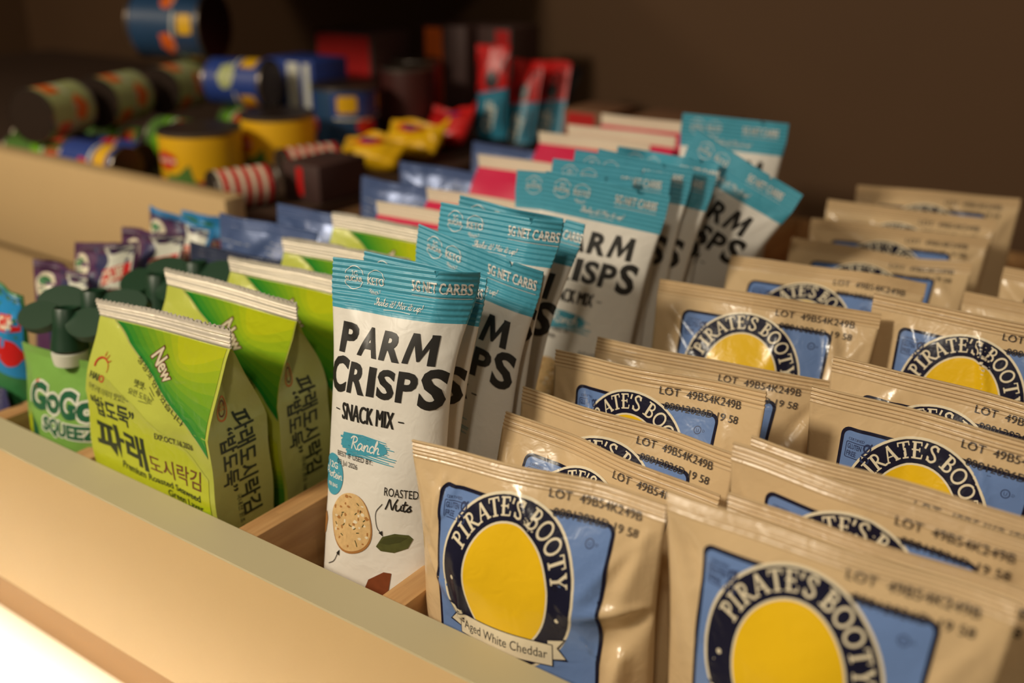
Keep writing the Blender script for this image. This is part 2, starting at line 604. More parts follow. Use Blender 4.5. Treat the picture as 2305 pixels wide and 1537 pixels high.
# ------------------------------------------------------------------ film shapes
class Pillow:
    """Form-filled film bag: a flat crimped seal on top, a bulging pouch below."""

    def __init__(s, TL, TR, BL, T=0.085, seal=0.03, seed=0, wave=0.006, creases=7, amp=0.008, pitch=0.0065, ridge=0.0014, ribs_to=None, curl=None, pinch=0.05, foot=0.55, rise=0.42, zmin=-0.198, folds=(), skew=False):
        s.zmin = zmin
        s.TL = np.array(TL, float)
        a = np.array(TR, float) - s.TL
        b = np.array(BL, float) - s.TL
        s.W = np.linalg.norm(a)
        s.x = a / s.W
        if not skew:
            b = b - s.x * (b @ s.x)
        s.H = np.linalg.norm(b)
        s.y = b / s.H
        s.n = np.cross(s.x, s.y)
        s.n /= np.linalg.norm(s.n)
        if s.n[1] > 0:
            s.n = -s.n
        s.T, s.seal, s.wave, s.pitch, s.ridge, s.curl, s.pinch, s.foot, s.rise = T, seal, wave, pitch, ridge, curl, pinch, foot, rise
        s.ribs_to = ribs_to or seal
        rd = random.Random(seed)
        s.ph = [rd.uniform(0, 6.28) for _ in range(5)]
        s.cr = []
        for k in range(creases):
            if k < creases * 0.55:      # folds that fan out of the seal
                u0 = rd.choice([0.02, 0.98, rd.uniform(0.1, 0.9)])
                p0 = np.array([u0 * s.W, seal + 0.004])
                p1 = p0 + np.array([rd.uniform(-0.10, 0.10) + (0.5 - u0) * 0.10, rd.uniform(0.06, 0.20)])
            else:
                p0 = np.array([rd.choice([0.03, 0.97]) * s.W, rd.uniform(0.25, 0.9) * s.H])
                p1 = p0 + np.array([(0.5 * s.W - p0[0]) * rd.uniform(0.3, 0.7), rd.uniform(-0.08, 0.08)])
            s.cr.append((p0, p1, rd.uniform(0.014, 0.026), rd.choice([1, -1, 1]) * rd.uniform(0.35, 1.0) * amp))

        s.cr += [(np.array(a_), np.array(b_), w_, h_) for a_, b_, w_, h_ in folds]

    def shape(s, S_, T_):
        u = np.clip(S_ / s.W, 0, 1)
        v = np.clip((T_ - s.seal) / (s.H - s.seal), 0, 1)
        fv = np.where(v < s.rise, np.sin(PI / 2 * np.clip(v / s.rise, 0, 1)), 1.0)
        fv = fv * (1 - (1 - s.foot) * np.clip((v - 0.72) / 0.28, 0, 1) ** 2)
        fu = (1 - np.abs(2 * u - 1) ** 2.6) ** 0.72
        return u, v, fv, fu

    def common(s, u, T_):
        e = np.exp(-T_ / (0.35 * s.H))
        c = s.wave * e * (np.sin(u * 5.0 + s.ph[0]) + 0.5 * np.sin(u * 11.0 + s.ph[1]))
        if s.curl:
            u0, t0, k = s.curl          # corner (u > u0 or u < -u0) folds back by k
            q = np.clip((u - u0) / (1 - u0), 0, 1) if u0 >= 0 else np.clip((-u0 - u) / (-u0), 0, 1)
            c = c - k * q ** 1.6 * np.exp(-(T_ / t0) ** 2)
        return c

    def wr(s, S_, T_, fv):
        d = np.zeros_like(S_)
        for p0, p1, w, a in s.cr:
            ab = p1 - p0
            L2 = ab @ ab + 1e-9
            k = np.clip(((S_ - p0[0]) * ab[0] + (T_ - p0[1]) * ab[1]) / L2, 0, 1)
            dd = np.hypot(S_ - p0[0] - k * ab[0], T_ - p0[1] - k * ab[1])
            d += a * np.exp(-(dd / (w * (0.35 + 0.65 * k))) ** 2) * (1 - k) ** 0.5
        low = 0.35 * s.T * 0.12 * (np.sin(S_ * 31 + s.ph[2]) * np.sin(T_ * 23 + s.ph[3]))
        return (d + low) * np.clip(fv * 3, 0, 1)

    def h(s, S_, T_):
        u, v, fv, fu = s.shape(S_, T_)
        body = 0.0014 + s.T / 2 * fv * fu + s.wr(S_, T_, fv) * np.minimum(fu * 1.5, 1)
        rib = s.ridge * np.sin(2 * PI * T_ / s.pitch) * np.clip((s.ribs_to - T_) / 0.004, 0, 1)
        return body, rib, s.common(u, T_), fv

    def pos(s, S_, T_, off, side=1):
        body, rib, c, fv = s.h(S_, T_)
        ss = s.W / 2 + (S_ - s.W / 2) * (1 - s.pinch * fv)
        d = (c + rib + side * (body + off))
        P = s.TL + np.outer(ss, s.x) + np.outer(T_, s.y) + np.outer(d, s.n)
        P[:, 2] = np.maximum(P[:, 2], s.zmin)        # the film rests flat on the board below
        return P

    def front(s, S_, T_, off):
        S_, T_, off = np.asarray(S_, float), np.asarray(T_, float), np.asarray(off, float)
        P = s.pos(S_, T_, 0 * off)
        e = 0.0012
        a = s.pos(S_ + e, T_, 0) - s.pos(S_ - e, T_, 0)
        b = s.pos(S_, T_ + e, 0) - s.pos(S_, T_ - e, 0)
        N = np.cross(a, b)
        N /= np.linalg.norm(N, axis=1)[:, None] + 1e-12
        N *= np.sign(N @ s.n)[:, None]
        return P + N * off[:, None]

    def tube(s, t0, t1, nu, nt, teeth=0.0, pitch_t=0.0115, notch=None):
        ts = np.linspace(t0, t1, nt)
        us = np.linspace(0, 1, nu)
        V = []
        cut = np.zeros(nu)
        if teeth:
            cut = teeth * np.abs(((us * s.W / pitch_t) % 1) * 2 - 1)
        if notch:
            cut = np.maximum(cut, notch[2] * np.clip(1 - np.abs(us * s.W - notch[0]) / notch[1], 0, 1))
        for i, t in enumerate(ts):
            S_ = us * s.W
            T_ = np.maximum(cut, t) if t0 == 0 else np.full(nu, t)
            V.append(s.pos(S_, T_, 0))
            V.append(s.pos(S_[::-1], T_[::-1], 0, -1))
        V = np.concatenate(V)
        nc = 2 * nu
        F = grid_faces(nt, nc, 0, True)
        return V, F, nc

    def build(s, root, body_mat, seal_mat, seal_name='top_seal', body_name='pouch', nu=40, nt=56, teeth=0.0, seal_to=None, nseal=None, notch=None):
        st = seal_to or s.seal
        ns = nseal or max(8, int(st / s.pitch * 6))
        if teeth or notch:
            V, F, nc = s.tube(0, st, 150, ns, teeth, notch=notch)
        else:
            V, F, nc = s.tube(0, st, nu, ns)
        F.append(tuple(range(nc))[::-1])
        mesh_obj(seal_name, V, F, seal_mat, None, root, True, 50)
        V, F, nc = s.tube(st, s.H, nu, nt)
        F.append(tuple(range(len(V) - nc, len(V))))
        mesh_obj(body_name, V, F, body_mat, None, root)


class Gusset:
    """Side-gusseted pack: box below, roof of two slopes, flat seal on top."""

    def __init__(s, x0, x1, yc, zf, D=0.13, knee=0.14, zs=0.285, top=0.325, seed=0, yaw=0.0, lean=0.0, flare=0.01, tilt=0.0):
        s.tilt = tilt
        s.x0, s.x1, s.yc, s.zf, s.D, s.knee, s.zs, s.top = x0, x1, yc, zf, D, knee, zs, top
        s.W = x1 - x0
        s.slope = math.hypot(D / 2, zs - knee)
        s.tz = top - zs
        s.H = s.tz + s.slope + knee - zf
        s.yaw, s.lean, s.flare = yaw, lean, flare
        rd = random.Random(seed)
        s.ph = [rd.uniform(0, 6.28) for _ in range(6)]

    def prof(s, T_):
        """half depth and height at distance T_ down from the top."""
        z = np.where(T_ < s.tz, s.top - T_, np.where(T_ < s.tz + s.slope, s.zs - (T_ - s.tz) * (s.zs - s.knee) / s.slope, s.knee - (T_ - s.tz - s.slope)))
        k = np.clip((T_ - s.tz) / s.slope, 0, 1)
        hd = s.D / 2 * (k + 0.10 * np.sin(PI * k)) + 0.0016
        return z, hd

    def fin(s, X, Y, Z):
        yy = Y + s.lean * (Z - s.zf)
        cx = (s.x0 + s.x1) / 2
        Z = Z + s.tilt * (X - cx) * np.clip((Z - s.knee) / (s.top - s.knee), 0, 1)
        c, n = math.cos(s.yaw), math.sin(s.yaw)
        dx, dy = X - cx, yy
        return np.stack([cx + dx * c - dy * n, s.yc + dx * n + dy * c, Z], 1)

    def face(s, S_, T_, off, sign):
        z, hd = s.prof(T_)
        u = S_ / s.W
        e = np.clip((T_ - s.tz) / 0.03, 0, 1)
        bul = 0.007 * np.sin(PI * np.clip(u, 0, 1)) * e * np.clip((s.H - T_) / 0.1, 0.3, 1)
        bul = bul + e * 0.0022 * (np.sin(S_ * 38 + s.ph[0] + T_ * 17) + np.sin(T_ * 41 + s.ph[1] - S_ * 21))
        fl = s.flare * np.exp(-T_ / 0.05)
        X = s.x0 + S_ + (2 * u - 1) * fl
        w = 0.004 * np.sin(u * 6 + s.ph[2]) * np.exp(-T_ / 0.06)
        return s.fin(X, sign * (hd + bul + off) + w, z)

    def front(s, S_, T_, off):
        return s.face(np.asarray(S_, float), np.asarray(T_, float), np.asarray(off, float), -1)

    def tuck(s, T_):
        _z, hd = s.prof(T_)
        return np.sqrt(np.clip((s.D / 2) ** 2 - hd ** 2, 0, None)) * 0.85

    def side(s, A_, T_, off, right=True):
        A_, T_, off = np.asarray(A_, float), np.asarray(T_, float), np.asarray(off, float)
        z, hd = s.prof(T_)
        w = A_ / s.D
        tk = s.tuck(T_) * (1 - np.abs(2 * w - 1)) * 0.75
        wr = 0.002 * np.sin(T_ * 44 + s.ph[3]) * np.sin(PI * w)
        fl = s.flare * np.exp(-T_ / 0.05)
        x = (s.x1 + fl - tk + wr + off) if right else (s.x0 - fl + tk - wr - off)
        return s.fin(x, -hd + 2 * hd * w, z)

    def build(s, root, front_mat, side_mat, seal_mat, teeth=0.009):
        nf, nsd = 30, 9
        ts = np.concatenate([np.linspace(s.tz, s.tz + s.slope, 26), np.linspace(s.tz + s.slope, s.H, 26)[1:]])
        V = []
        for t in ts:
            o = lambda n: (np.full(n, t), np.zeros(n))
            V.append(s.front(np.linspace(0, s.W, nf), *o(nf)))
            V.append(s.side(np.linspace(0, s.D, nsd)[1:-1], *o(nsd - 2)))
            V.append(s.face(np.linspace(s.W, 0, nf), *o(nf), 1))
            V.append(s.side(np.linspace(s.D, 0, nsd)[1:-1], *o(nsd - 2), False))
        nc = 2 * nf + 2 * (nsd - 2)
        V = np.concatenate(V)
        F = grid_faces(len(ts), nc, 0, True)
        idx = []
        for i in range(len(F)):
            j = i % nc
            idx.append(0 if j < nf - 1 or nf + nsd - 3 < j < 2 * nf + nsd - 3 else 1)
        F.append(tuple(range(len(V) - nc, len(V))))
        idx.append(0)
        mesh_obj('pouch', V, F, [front_mat, side_mat], idx, root, True, 40)
        n = 150
        rows = []
        tt = np.linspace(0, s.tz, 22)
        for i, t in enumerate(tt):
            S_ = np.linspace(0, s.W, n)
            cut = teeth * np.abs(((S_ / 0.0118) % 1) * 2 - 1)
            T_ = np.maximum(cut, t)
            r = 0.0012 * np.sin(T_ / 0.0068 * 6.28) * np.clip((T_ - 0.007) / 0.003, 0, 1)
            rows.append(s.front(S_, T_, r))
            rows.append(s.face(S_[::-1], T_[::-1], -r, 1))
        V = np.concatenate(rows)
        F = grid_faces(len(tt), 2 * n, 0, True)
        F.append(tuple(range(2 * n))[::-1])
        mesh_obj('top_seal', V, F, seal_mat, None, root, True, 50)


def ordn(i):
    return ['first', 'second', 'third', 'fourth', 'fifth', 'sixth', 'seventh', 'eighth', 'ninth', 'tenth', 'eleventh', 'twelfth', 'thirteenth'][i]


# ------------------------------------------------------------------ the printing of each product
def art_puffs():
    A = Art()
    lab = rrect(0.058, 0.052, 0.352, 0.435, 0.014)
    A.poly(lab, 'navy_ink', 0)
    A.poly(rrect(0.0635, 0.0575, 0.3465, 0.4295, 0.010), 'blue_ink', 1)
    cx, cy = 0.193, 0.170
    A.poly(ellipse(cx, cy, 0.120, 0.131, 64), 'cream_ink', 2)
    A.poly(ellipse(cx, cy, 0.116, 0.127, 64), 'navy_ink', 3)
    A.poly(ellipse(cx, cy + 0.004, 0.0775, 0.0955, 56), 'cream_ink', 4)
    A.poly(ellipse(cx, cy + 0.004, 0.0745, 0.0925, 56), 'yellow_ink', 5)
    emblem_text(A, "PIRATE'S BOOTY", cx, cy, 0.0835, 0.0985, -70, 80, 0.0255, 'cream_ink', 4)
    for a in (-97, 105):
        q = math.radians(a)
        A.poly(ellipse(cx + 0.097 * math.sin(q), cy - 0.11 * math.cos(q), 0.0034, 0.0034, 12), 'cream_ink', 4)
    # ribbon with the flavour
    for m, l, e in (('navy_ink', 5, 0.002), ('cream_ink', 6, 0.0)):
        for q in (-1, 1):
            X = lambda u: cx + q * u
            A.poly([(X(0.078 - e), 0.236 - e), (X(0.104 + 2 * e), 0.230 - 1.5 * e), (X(0.092 + 1.5 * e), 0.246), (X(0.106 + 2 * e), 0.262 + 1.5 * e), (X(0.078 - e), 0.268 + e)][::q], m, l)
    A.poly([(cx - 0.086, 0.241), (cx + 0.086, 0.241), (cx + 0.086, 0.279), (cx - 0.086, 0.279)], 'navy_ink', 7)
    A.poly([(cx - 0.0845, 0.2425), (cx + 0.0845, 0.2425), (cx + 0.0845, 0.2775), (cx - 0.0845, 0.2775)], 'cream_ink', 8)
    A.text('Aged White Cheddar', cx, 0.2665, 0.0160, 'black_ink', 9, width=0.154, align='c')
    # gluten free badge
    A.text('CERTIFIED', 0.072, 0.0715, 0.0042, 'badge_ink', 2, sx=1.0, bold=0.01)
    A.poly(rrect(0.069, 0.074, 0.110, 0.100, 0.003), 'badge_ink', 2, holes=[rrect(0.0703, 0.0753, 0.1087, 0.0987, 0.002)[::-1]])
    A.text('GLUTEN', 0.072, 0.0850, 0.0082, 'badge_ink', 2, width=0.0235, bold=0.02)
    A.text('FREE', 0.072, 0.0965, 0.0082, 'badge_ink', 2, width=0.0165, bold=0.02)
    A.stroke(ellipse(0.1045, 0.0785, 0.0052, 0.0062, 14) + [(0.1097, 0.0785)], 0.0026, 'badge_ink', 3)
    A.stroke(spline([(0.1105, 0.071), (0.1010, 0.086), (0.0985, 0.0905), (0.108, 0.0915), (0.1085, 0.100), (0.0985, 0.0995), (0.0970, 0.094)], 4), 0.0028, 'badge_ink', 3)
    # batch stamps
    A.text('LOT  49B54K249B', 0.240, 0.0365, 0.0125, 'stamp_ink', 6, width=0.146)
    A.text('08012026D 19 58', 0.252, 0.0600, 0.0125, 'stamp_ink', 6, width=0.134)
    A.stroke(ellipse(0.318, 0.0830, 0.0062, 0.0062, 16) + [(0.3242, 0.0830)], 0.0014, 'badge_ink', 2)
    A.text('U', 0.318, 0.0860, 0.0060, 'badge_ink', 2, align='c')
    A.text('D', 0.327, 0.0850, 0.0045, 'badge_ink', 2)
    return A.done(0.0065, (0.020, 0.032, 0.0014))


def art_crisps():
    A = Art()
    c = 'white_ink'
    # teal head
    A.stroke(arc(0.042, 0.030, 0.0185, 0.0195, -160, -20, 10), 0.0011, c, 1)
    A.stroke(arc(0.042, 0.030, 0.0185, 0.0195, 20, 160, 10), 0.0011, c, 1)
    A.text('2G', 0.042, 0.0270, 0.0085, c, 1, align='c', sx=0.9)
    A.text('SUGAR', 0.042, 0.0370, 0.0085, c, 1, width=0.033, align='c', fat=0.0004)
    A.stroke(arc(0.086, 0.032, 0.0185, 0.0195, -165, -15, 10), 0.0011, c, 1)
    A.text('KETO', 0.086, 0.0385, 0.0135, c, 1, width=0.034, align='c', fat=0.0005)
    A.text('FRIENDLY', 0.086, 0.0340, 0.0052, c, 1, width=0.030, align='c', warp=lambda V: np.stack([(0.0195 - V[:, 1]) * np.sin(V[:, 0] / 0.0195), -(0.0195 - V[:, 1]) * np.cos(V[:, 0] / 0.0195)], 1))
    A.text('5G NET CARBS', 0.159, 0.0375, 0.0190, c, 1, width=0.090, fat=0.0005)
    A.stroke([(0.160, 0.0435), (0.250, 0.0435)], 0.0012, c, 1)
    script_text(A, 'Sha', 0.090, 0.0690, 0.0062, c, 1, w=0.17, width=0.0165)
    script_text(A, 'ke it! Mix it up!', 0.1075, 0.0690, 0.0062, c, 1, w=0.17, width=0.078)
    A.stroke(spline([(0.112, 0.0755), (0.14, 0.0735), (0.165, 0.0755)], 6), 0.0010, c, 1)
    # name, letters of uneven size
    k = 'black_ink'
    def word(s, x0, base, hs, ws, bold, shear):
        x = x0
        for ch, h, w in zip(s, hs, ws):
            if ch == 'M':
                b = base + (h - 0.047) * 0.35
                q = lambda u, v: (x + u * w + v * h * shear, b - v * h)
                for pts in ([(0.0, 0.0), (0.20, 0.0), (0.30, 1.0), (0.13, 1.0)], [(0.13, 1.0), (0.33, 1.0), (0.56, 0.42), (0.52, 0.10), (0.46, 0.10)],
                            [(0.74, 1.0), (0.92, 1.0), (0.54, 0.10), (0.47, 0.22)], [(0.70, 1.0), (0.92, 1.0), (1.04, 0.0), (0.80, 0.0)]):
                    A.poly([q(*p) for p in pts], k, 2)
                x += w + 0.0045
                continue
            A.text(ch, x, base + (h - 0.047) * 0.35, h, k, 2, width=w, bold=bold, shear=shear)
            x += w + 0.0045
    word('PARM', 0.024, 0.152, (0.049, 0.046, 0.046, 0.050), (0.041, 0.047, 0.043, 0.056), 0.040, 0.10)
    word('CRISPS', -0.001 + 0.006, 0.215, (0.058, 0.050, 0.048, 0.048, 0.050, 0.064), (0.046, 0.041, 0.017, 0.036, 0.038, 0.043), 0.036, 0.07)
    A.text('SNACK MIX', 0.106, 0.2650, 0.0300, k, 2, width=0.114, align='c', fat=0.0011)
    A.stroke([(0.030, 0.2510), (0.040, 0.2510)], 0.0022, k, 2)
    A.stroke([(0.173, 0.2510), (0.183, 0.2510)], 0.0022, k, 2)
    # brushed flavour patch
    rd = random.Random(4)
    A.poly(blob(0.102, 0.303, 0.052, 0.0155, 3, rough=0.10), 'teal_film', 2)
    for i in range(11):
        y = 0.287 + i * 0.0036
        x0 = 0.046 + abs(i - 4) * 0.003 + rd.uniform(-0.005, 0.006)
        A.stroke([(x0, y + 0.002), (0.10, y - 0.001), (0.160 + rd.uniform(-0.012, 0.010) + i * 0.0008, y + 0.004)], 0.0038, 'teal_film', 2, w1=0.0012)
    script_text(A, 'Ranch', 0.072, 0.3120, 0.0118, c, 3, w=0.20, width=0.066)
    A.text('BEST IF USED BY:', 0.038, 0.3320, 0.0092, 'stamp_ink', 4, width=0.088)
    A.text('03 Jul 2026', 0.038, 0.3470, 0.0092, 'stamp_ink', 4, width=0.053)
    A.poly(ellipse(0.026, 0.370, 0.0285, 0.0370, 40), 'teal_film', 2)
    A.text('12G', 0.026, 0.3585, 0.0115, c, 3, align='c', width=0.026, bold=0.02)
    script_text(A, 'Protein', 0.0005, 0.3760, 0.0082, c, 3, w=0.2, width=0.051)
    A.text('PER BAG', 0.026, 0.3920, 0.0062, c, 3, align='c', width=0.028, bold=0.02)
    # cracker, nuts
    A.poly(blob(0.083, 0.444, 0.0500, 0.0535, 11, 40, 0.05), 'crumb_ink', 2)
    A.poly(blob(0.082, 0.442, 0.0480, 0.0515, 11, 40, 0.05), 'cookie_ink', 3)
    for i in range(46):
        a, r = rd.uniform(0, 6.28), 0.045 * math.sqrt(rd.uniform(0, 1))
        A.poly(blob(0.082 + r * math.cos(a), 0.442 + r * math.sin(a) * 1.06, rd.uniform(0.0016, 0.0048), rd.uniform(0.0014, 0.0036), i, 8, 0.3), rd.choice(['crumb_ink', 'cream_ink', 'crumb_ink', 'cookie_ink']), 4)
    for i in range(15):
        a, r = rd.uniform(0, 6.28), 0.040 * math.sqrt(rd.uniform(0, 1))
        x, y, q = 0.082 + r * math.cos(a), 0.442 + r * math.sin(a), rd.uniform(0, 3.1)
        A.stroke([(x, y), (x + 0.005 * math.cos(q), y + 0.005 * math.sin(q))], 0.0017, 'herb_ink', 5)
    A.text('ROASTED', 0.1560, 0.3780, 0.0150, k, 2, width=0.062, bold=0.0)
    script_text(A, 'Nuts', 0.160, 0.4010, 0.0105, k, 2, w=0.25, width=0.048)
    A.stroke(spline([(0.153, 0.394), (0.140, 0.412), (0.143, 0.436), (0.152, 0.446)], 6), 0.0013, k, 2)
    A.poly([(0.156, 0.451), (0.147, 0.446), (0.155, 0.441)], k, 2)
    A.poly([(0.142, 0.472), (0.155, 0.452), (0.180, 0.442), (0.206, 0.441), (0.214, 0.447), (0.206, 0.464), (0.180, 0.476), (0.152, 0.478)], 'pistachio_ink', 2)
    A.poly([(0.150, 0.464), (0.160, 0.453), (0.185, 0.446), (0.204, 0.446), (0.190, 0.456), (0.165, 0.464)], 'herb_ink', 3)
    A.stroke(spline([(0.030, 0.530), (0.046, 0.520), (0.056, 0.503)], 5), 0.0013, k, 2)
    A.poly([(0.060, 0.496), (0.052, 0.504), (0.060, 0.507)], k, 2)
    A.poly([(0.118, 0.560), (0.128, 0.535), (0.160, 0.515), (0.176, 0.514), (0.172, 0.545), (0.150, 0.572)], 'nut_ink', 2)
    A.poly([(0.002, 0.452), (0.012, 0.440), (0.016, 0.455), (0.010, 0.480), (0.002, 0.488)], 'crumb_ink', 2)
    return A.done(0.010, (0.009, 0.080, 0.0016))


def art_seaweed_front():
    A = Art()
    k = 'dark_green_ink'
    # bright wedge that runs down from the seal to the side, shaded from green to lime
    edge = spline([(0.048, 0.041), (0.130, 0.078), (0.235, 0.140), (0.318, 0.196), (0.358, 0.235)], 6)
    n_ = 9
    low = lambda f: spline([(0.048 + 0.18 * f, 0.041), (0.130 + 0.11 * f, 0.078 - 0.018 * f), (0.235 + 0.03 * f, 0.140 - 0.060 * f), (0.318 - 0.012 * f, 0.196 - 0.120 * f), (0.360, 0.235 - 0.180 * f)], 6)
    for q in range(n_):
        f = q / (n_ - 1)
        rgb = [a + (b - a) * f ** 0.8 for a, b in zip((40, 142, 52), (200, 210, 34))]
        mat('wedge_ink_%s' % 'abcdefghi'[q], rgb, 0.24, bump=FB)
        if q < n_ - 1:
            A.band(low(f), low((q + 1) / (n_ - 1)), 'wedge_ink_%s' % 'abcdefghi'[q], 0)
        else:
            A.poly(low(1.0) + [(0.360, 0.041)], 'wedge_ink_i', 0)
    A.stroke(edge, 0.0030, 'pale_lime_film', 1)
    # lower part of the front, shaded to yellow and then green
    fr = lambda f: spline([(0.004, 0.160 + 0.085 * f), (0.06, 0.150 + 0.085 * f), (0.14, 0.180 + 0.055 * f), (0.23, 0.215 + 0.020 * f), (0.30, 0.240 + 0.012 * f), (0.355, 0.280 + 0.010 * f)], 5)
    for q in range(8):
        f = q / 7
        rgb = [a + (b - a) * f for a, b in zip((192, 200, 84), (196, 206, 48))]
        mat('front_ink_%s' % 'abcdefgh'[q], rgb, 0.24, bump=FB)
        if q < 7:
            A.band(fr(f), fr((q + 1) / 7), 'front_ink_%s' % 'abcdefgh'[q], 0)
        else:
            A.poly(fr(1.0) + [(0.355, 0.46), (0.004, 0.46)], 'front_ink_h', 0)
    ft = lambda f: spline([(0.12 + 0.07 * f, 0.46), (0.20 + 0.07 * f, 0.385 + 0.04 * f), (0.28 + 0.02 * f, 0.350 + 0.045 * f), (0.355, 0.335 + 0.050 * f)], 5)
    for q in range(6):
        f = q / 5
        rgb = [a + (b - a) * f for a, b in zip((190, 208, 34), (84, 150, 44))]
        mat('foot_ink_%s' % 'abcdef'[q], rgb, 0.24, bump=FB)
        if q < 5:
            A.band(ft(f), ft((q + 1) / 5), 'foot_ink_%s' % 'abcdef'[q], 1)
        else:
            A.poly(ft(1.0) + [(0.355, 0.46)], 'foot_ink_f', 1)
    A.poly(spline([(0.004, 0.365), (0.05, 0.362), (0.11, 0.385), (0.14, 0.42)], 5) + [(0.004, 0.44)], 'brown_ink', 2)
    A.poly([(0.296, 0.375), (0.318, 0.358), (0.330, 0.380), (0.300, 0.392)], 'red_ink', 2)
    # maker's mark
    A.stroke(arc(0.044, 0.135, 0.022, 0.018, 175, 320, 12), 0.0055, 'red_ink', 3, w1=0.003)
    A.stroke(arc(0.044, 0.135, 0.022, 0.018, 330, 380, 8), 0.003, 'orange_ink', 3, w1=0.0015)
    for a in (285, 305, 328):
        q = math.radians(a)
        A.stroke([(0.040 + 0.026 * math.cos(q), 0.133 + 0.022 * math.sin(q)), (0.040 + 0.036 * math.cos(q), 0.133 + 0.031 * math.sin(q))], 0.0035, 'orange_ink', 3, w1=0.001)
    A.text('HAI', 0.014, 0.1640, 0.0150, k, 3, width=0.030, fat=0.0008)
    A.text('O', 0.0475, 0.1640, 0.0150, 'red_ink', 3, width=0.015, fat=0.0010)
    A.text('두번구워 더욱더 맛있는~', 0.014, 0.1860, 0.0108, k, 3, width=0.128)
    A.text('“밥도둑”', 0.020, 0.2320, 0.0330, k, 3, width=0.142, bold=0.028)
    A.text('파래', 0.028, 0.3080, 0.0540, k, 3, width=0.160, bold=0.03)
    A.text('도시락김', 0.196, 0.3060, 0.0310, 'brown_ink', 3, width=0.140, bold=0.008)
    A.text('Premium Roasted Seaweed', 0.100, 0.3320, 0.0145, k, 3, width=0.232, bold=0.02)
    A.text('Green Laver', 0.232, 0.3520, 0.0145, k, 3, width=0.105, bold=0.02)
    A.text('EXP.OCT.16.2026', 0.222, 0.2330, 0.0118, 'black_ink', 4, width=0.096, bold=0.01)
    A.text('햇햇-', 0.148, 0.1480, 0.0125, k, 3, rot=3)
    A.text('요런 도둑놈!', 0.136, 0.1660, 0.0105, k, 3, rot=3)
    for p in (((0.196, 0.139), (0.215, 0.152)), ((0.198, 0.150), (0.214, 0.160)), ((0.168, 0.174), (0.196, 0.172))):
        A.stroke(p, 0.0012, k, 3)
    A.text('정성껏 만들었습니다', 0.148, 0.0960, 0.0105, k, 3, rot=33, width=0.175)
    for m, l, b in (('brown_ink', 4, 0.075), ('cream_ink', 5, 0.020)):
        A.text('N', 0.196, 0.0925, 0.030, m, l, rot=36, bold=b, shear=0.2, align='c', sx=0.95)
        A.text('ew', 0.2245, 0.1115, 0.027, m, l, rot=36, bold=b, shear=0.2, align='c', sx=0.92)
    return A.done(0.012)


def art_seaweed_side():
    A = Art()
    k = 'dark_green_ink'
    A.stroke(ellipse(0.040, 0.156, 0.018, 0.022, 24) + [(0.058, 0.156)], 0.0035, 'orange_ink', 1)
    A.poly(ellipse(0.040, 0.156, 0.0125, 0.016, 20), 'brown_ink', 1, holes=[ellipse(0.040, 0.156, 0.0100, 0.0130, 20)[::-1]])
    A.text('국산', 0.040, 0.1600, 0.0125, 'orange_ink', 2, align='c')
    A.text('“밥도둑”', 0.024, 0.192, 0.0280, k, 1, rot=90, width=0.130, bold=0.02)
    A.text('파래도시락김', 0.060, 0.172, 0.0340, k, 1, rot=90, width=0.205, bold=0.02)
    A.text('국내산 원초 100% 사용', 0.046, 0.330, 0.0090, k, 1, rot=90)
    return A.done(0.012)


# ------------------------------------------------------------------ the cabinet
def st(name, *a, **k):
    return tag(box(name, *a, **k), kind='structure')


st('wall_back', (-9.0, 3.42, -1.6), (4.0, 3.50, 3.0), 'wall_paint')
st('wall_left', (-7.6, -0.2, -1.6), (-7.5, 3.42, 3.0), 'wall_paint')
st('shade_shelf', (-5.0, 1.35, 0.96), (-2.95, 3.42, 1.02), 'dark_panel')       # unseen shelf over the can drawer, added to shade its back
st('floor', (-7.5, -0.9, -0.80), (4.0, 0.10, -0.72), 'white_board')
st('baseboard_front', (-7.5, 0.10, -0.80), (4.0, 0.16, -0.40), 'tan_laminate')
st('trim_2', (-7.5, 1.02, -0.70), (-2.50, 1.10, -0.155), 'cream_laminate')

dr = thing('pull_out_drawer', 'cream fronted drawer pulled out farthest, holding bamboo dividers and rows of snack bags', 'drawer', (-1.0, 0.0, -0.3))
box('front_panel', (-2.415, -0.078, -0.356), (1.2, -0.0005, -0.0045), 'cream_laminate', dr, 0.003)
box('shaded_top', (-2.415, -0.078, -0.0045), (1.2, -0.0005, 0.0), 'shaded_laminate', dr)  # top face of the front, coloured as less lit
box('floor_board', (-2.415, 0.0, -0.23), (1.2, 2.62, -0.20), 'tray_wood', dr)
box('side_panel', (-2.415, 0.0, -0.20), (-2.388, 2.62, -0.02), 'bamboo', dr)
box('side_panel', (1.155, 0.0, -0.20), (1.2, 2.62, -0.02), 'bamboo', dr)
box('back_panel', (-2.388, 2.575, -0.20), (1.155, 2.62, -0.02), 'bamboo', dr)
for x, who in ((-2.09, 'bamboo divider between the energy bars and the capped fruit pouches'),
               (-1.782, 'bamboo divider between the capped fruit pouches and the green seaweed packs'),
               (-1.292, 'bamboo divider between the green seaweed packs and the teal-topped bags'),
               (-0.951, 'bamboo divider between the teal-topped bags and the tan puff bags')):
    tag(box('drawer_divider', (x - 0.024, 0.0, -0.199), (x + 0.024, 2.57, -0.012), 'bamboo', None, 0.002), who, 'divider', 'dividers in the pulled out drawer')

dl = thing('can_drawer', 'cream fronted drawer set farther back and higher, filled with cans', 'drawer', (-4.5, 0.95, 0.0))
box('front_panel', (-7.2, 0.945, -0.130), (-2.42, 1.02, 0.226), 'cream_laminate', dl, 0.004)
box('floor_board', (-7.2, 1.02, 0.09), (-2.42, 3.38, 0.125), 'dark_panel', dl)
box('side_panel', (-2.465, 1.02, -0.130), (-2.42, 3.38, 0.09), 'cream_laminate', dl)


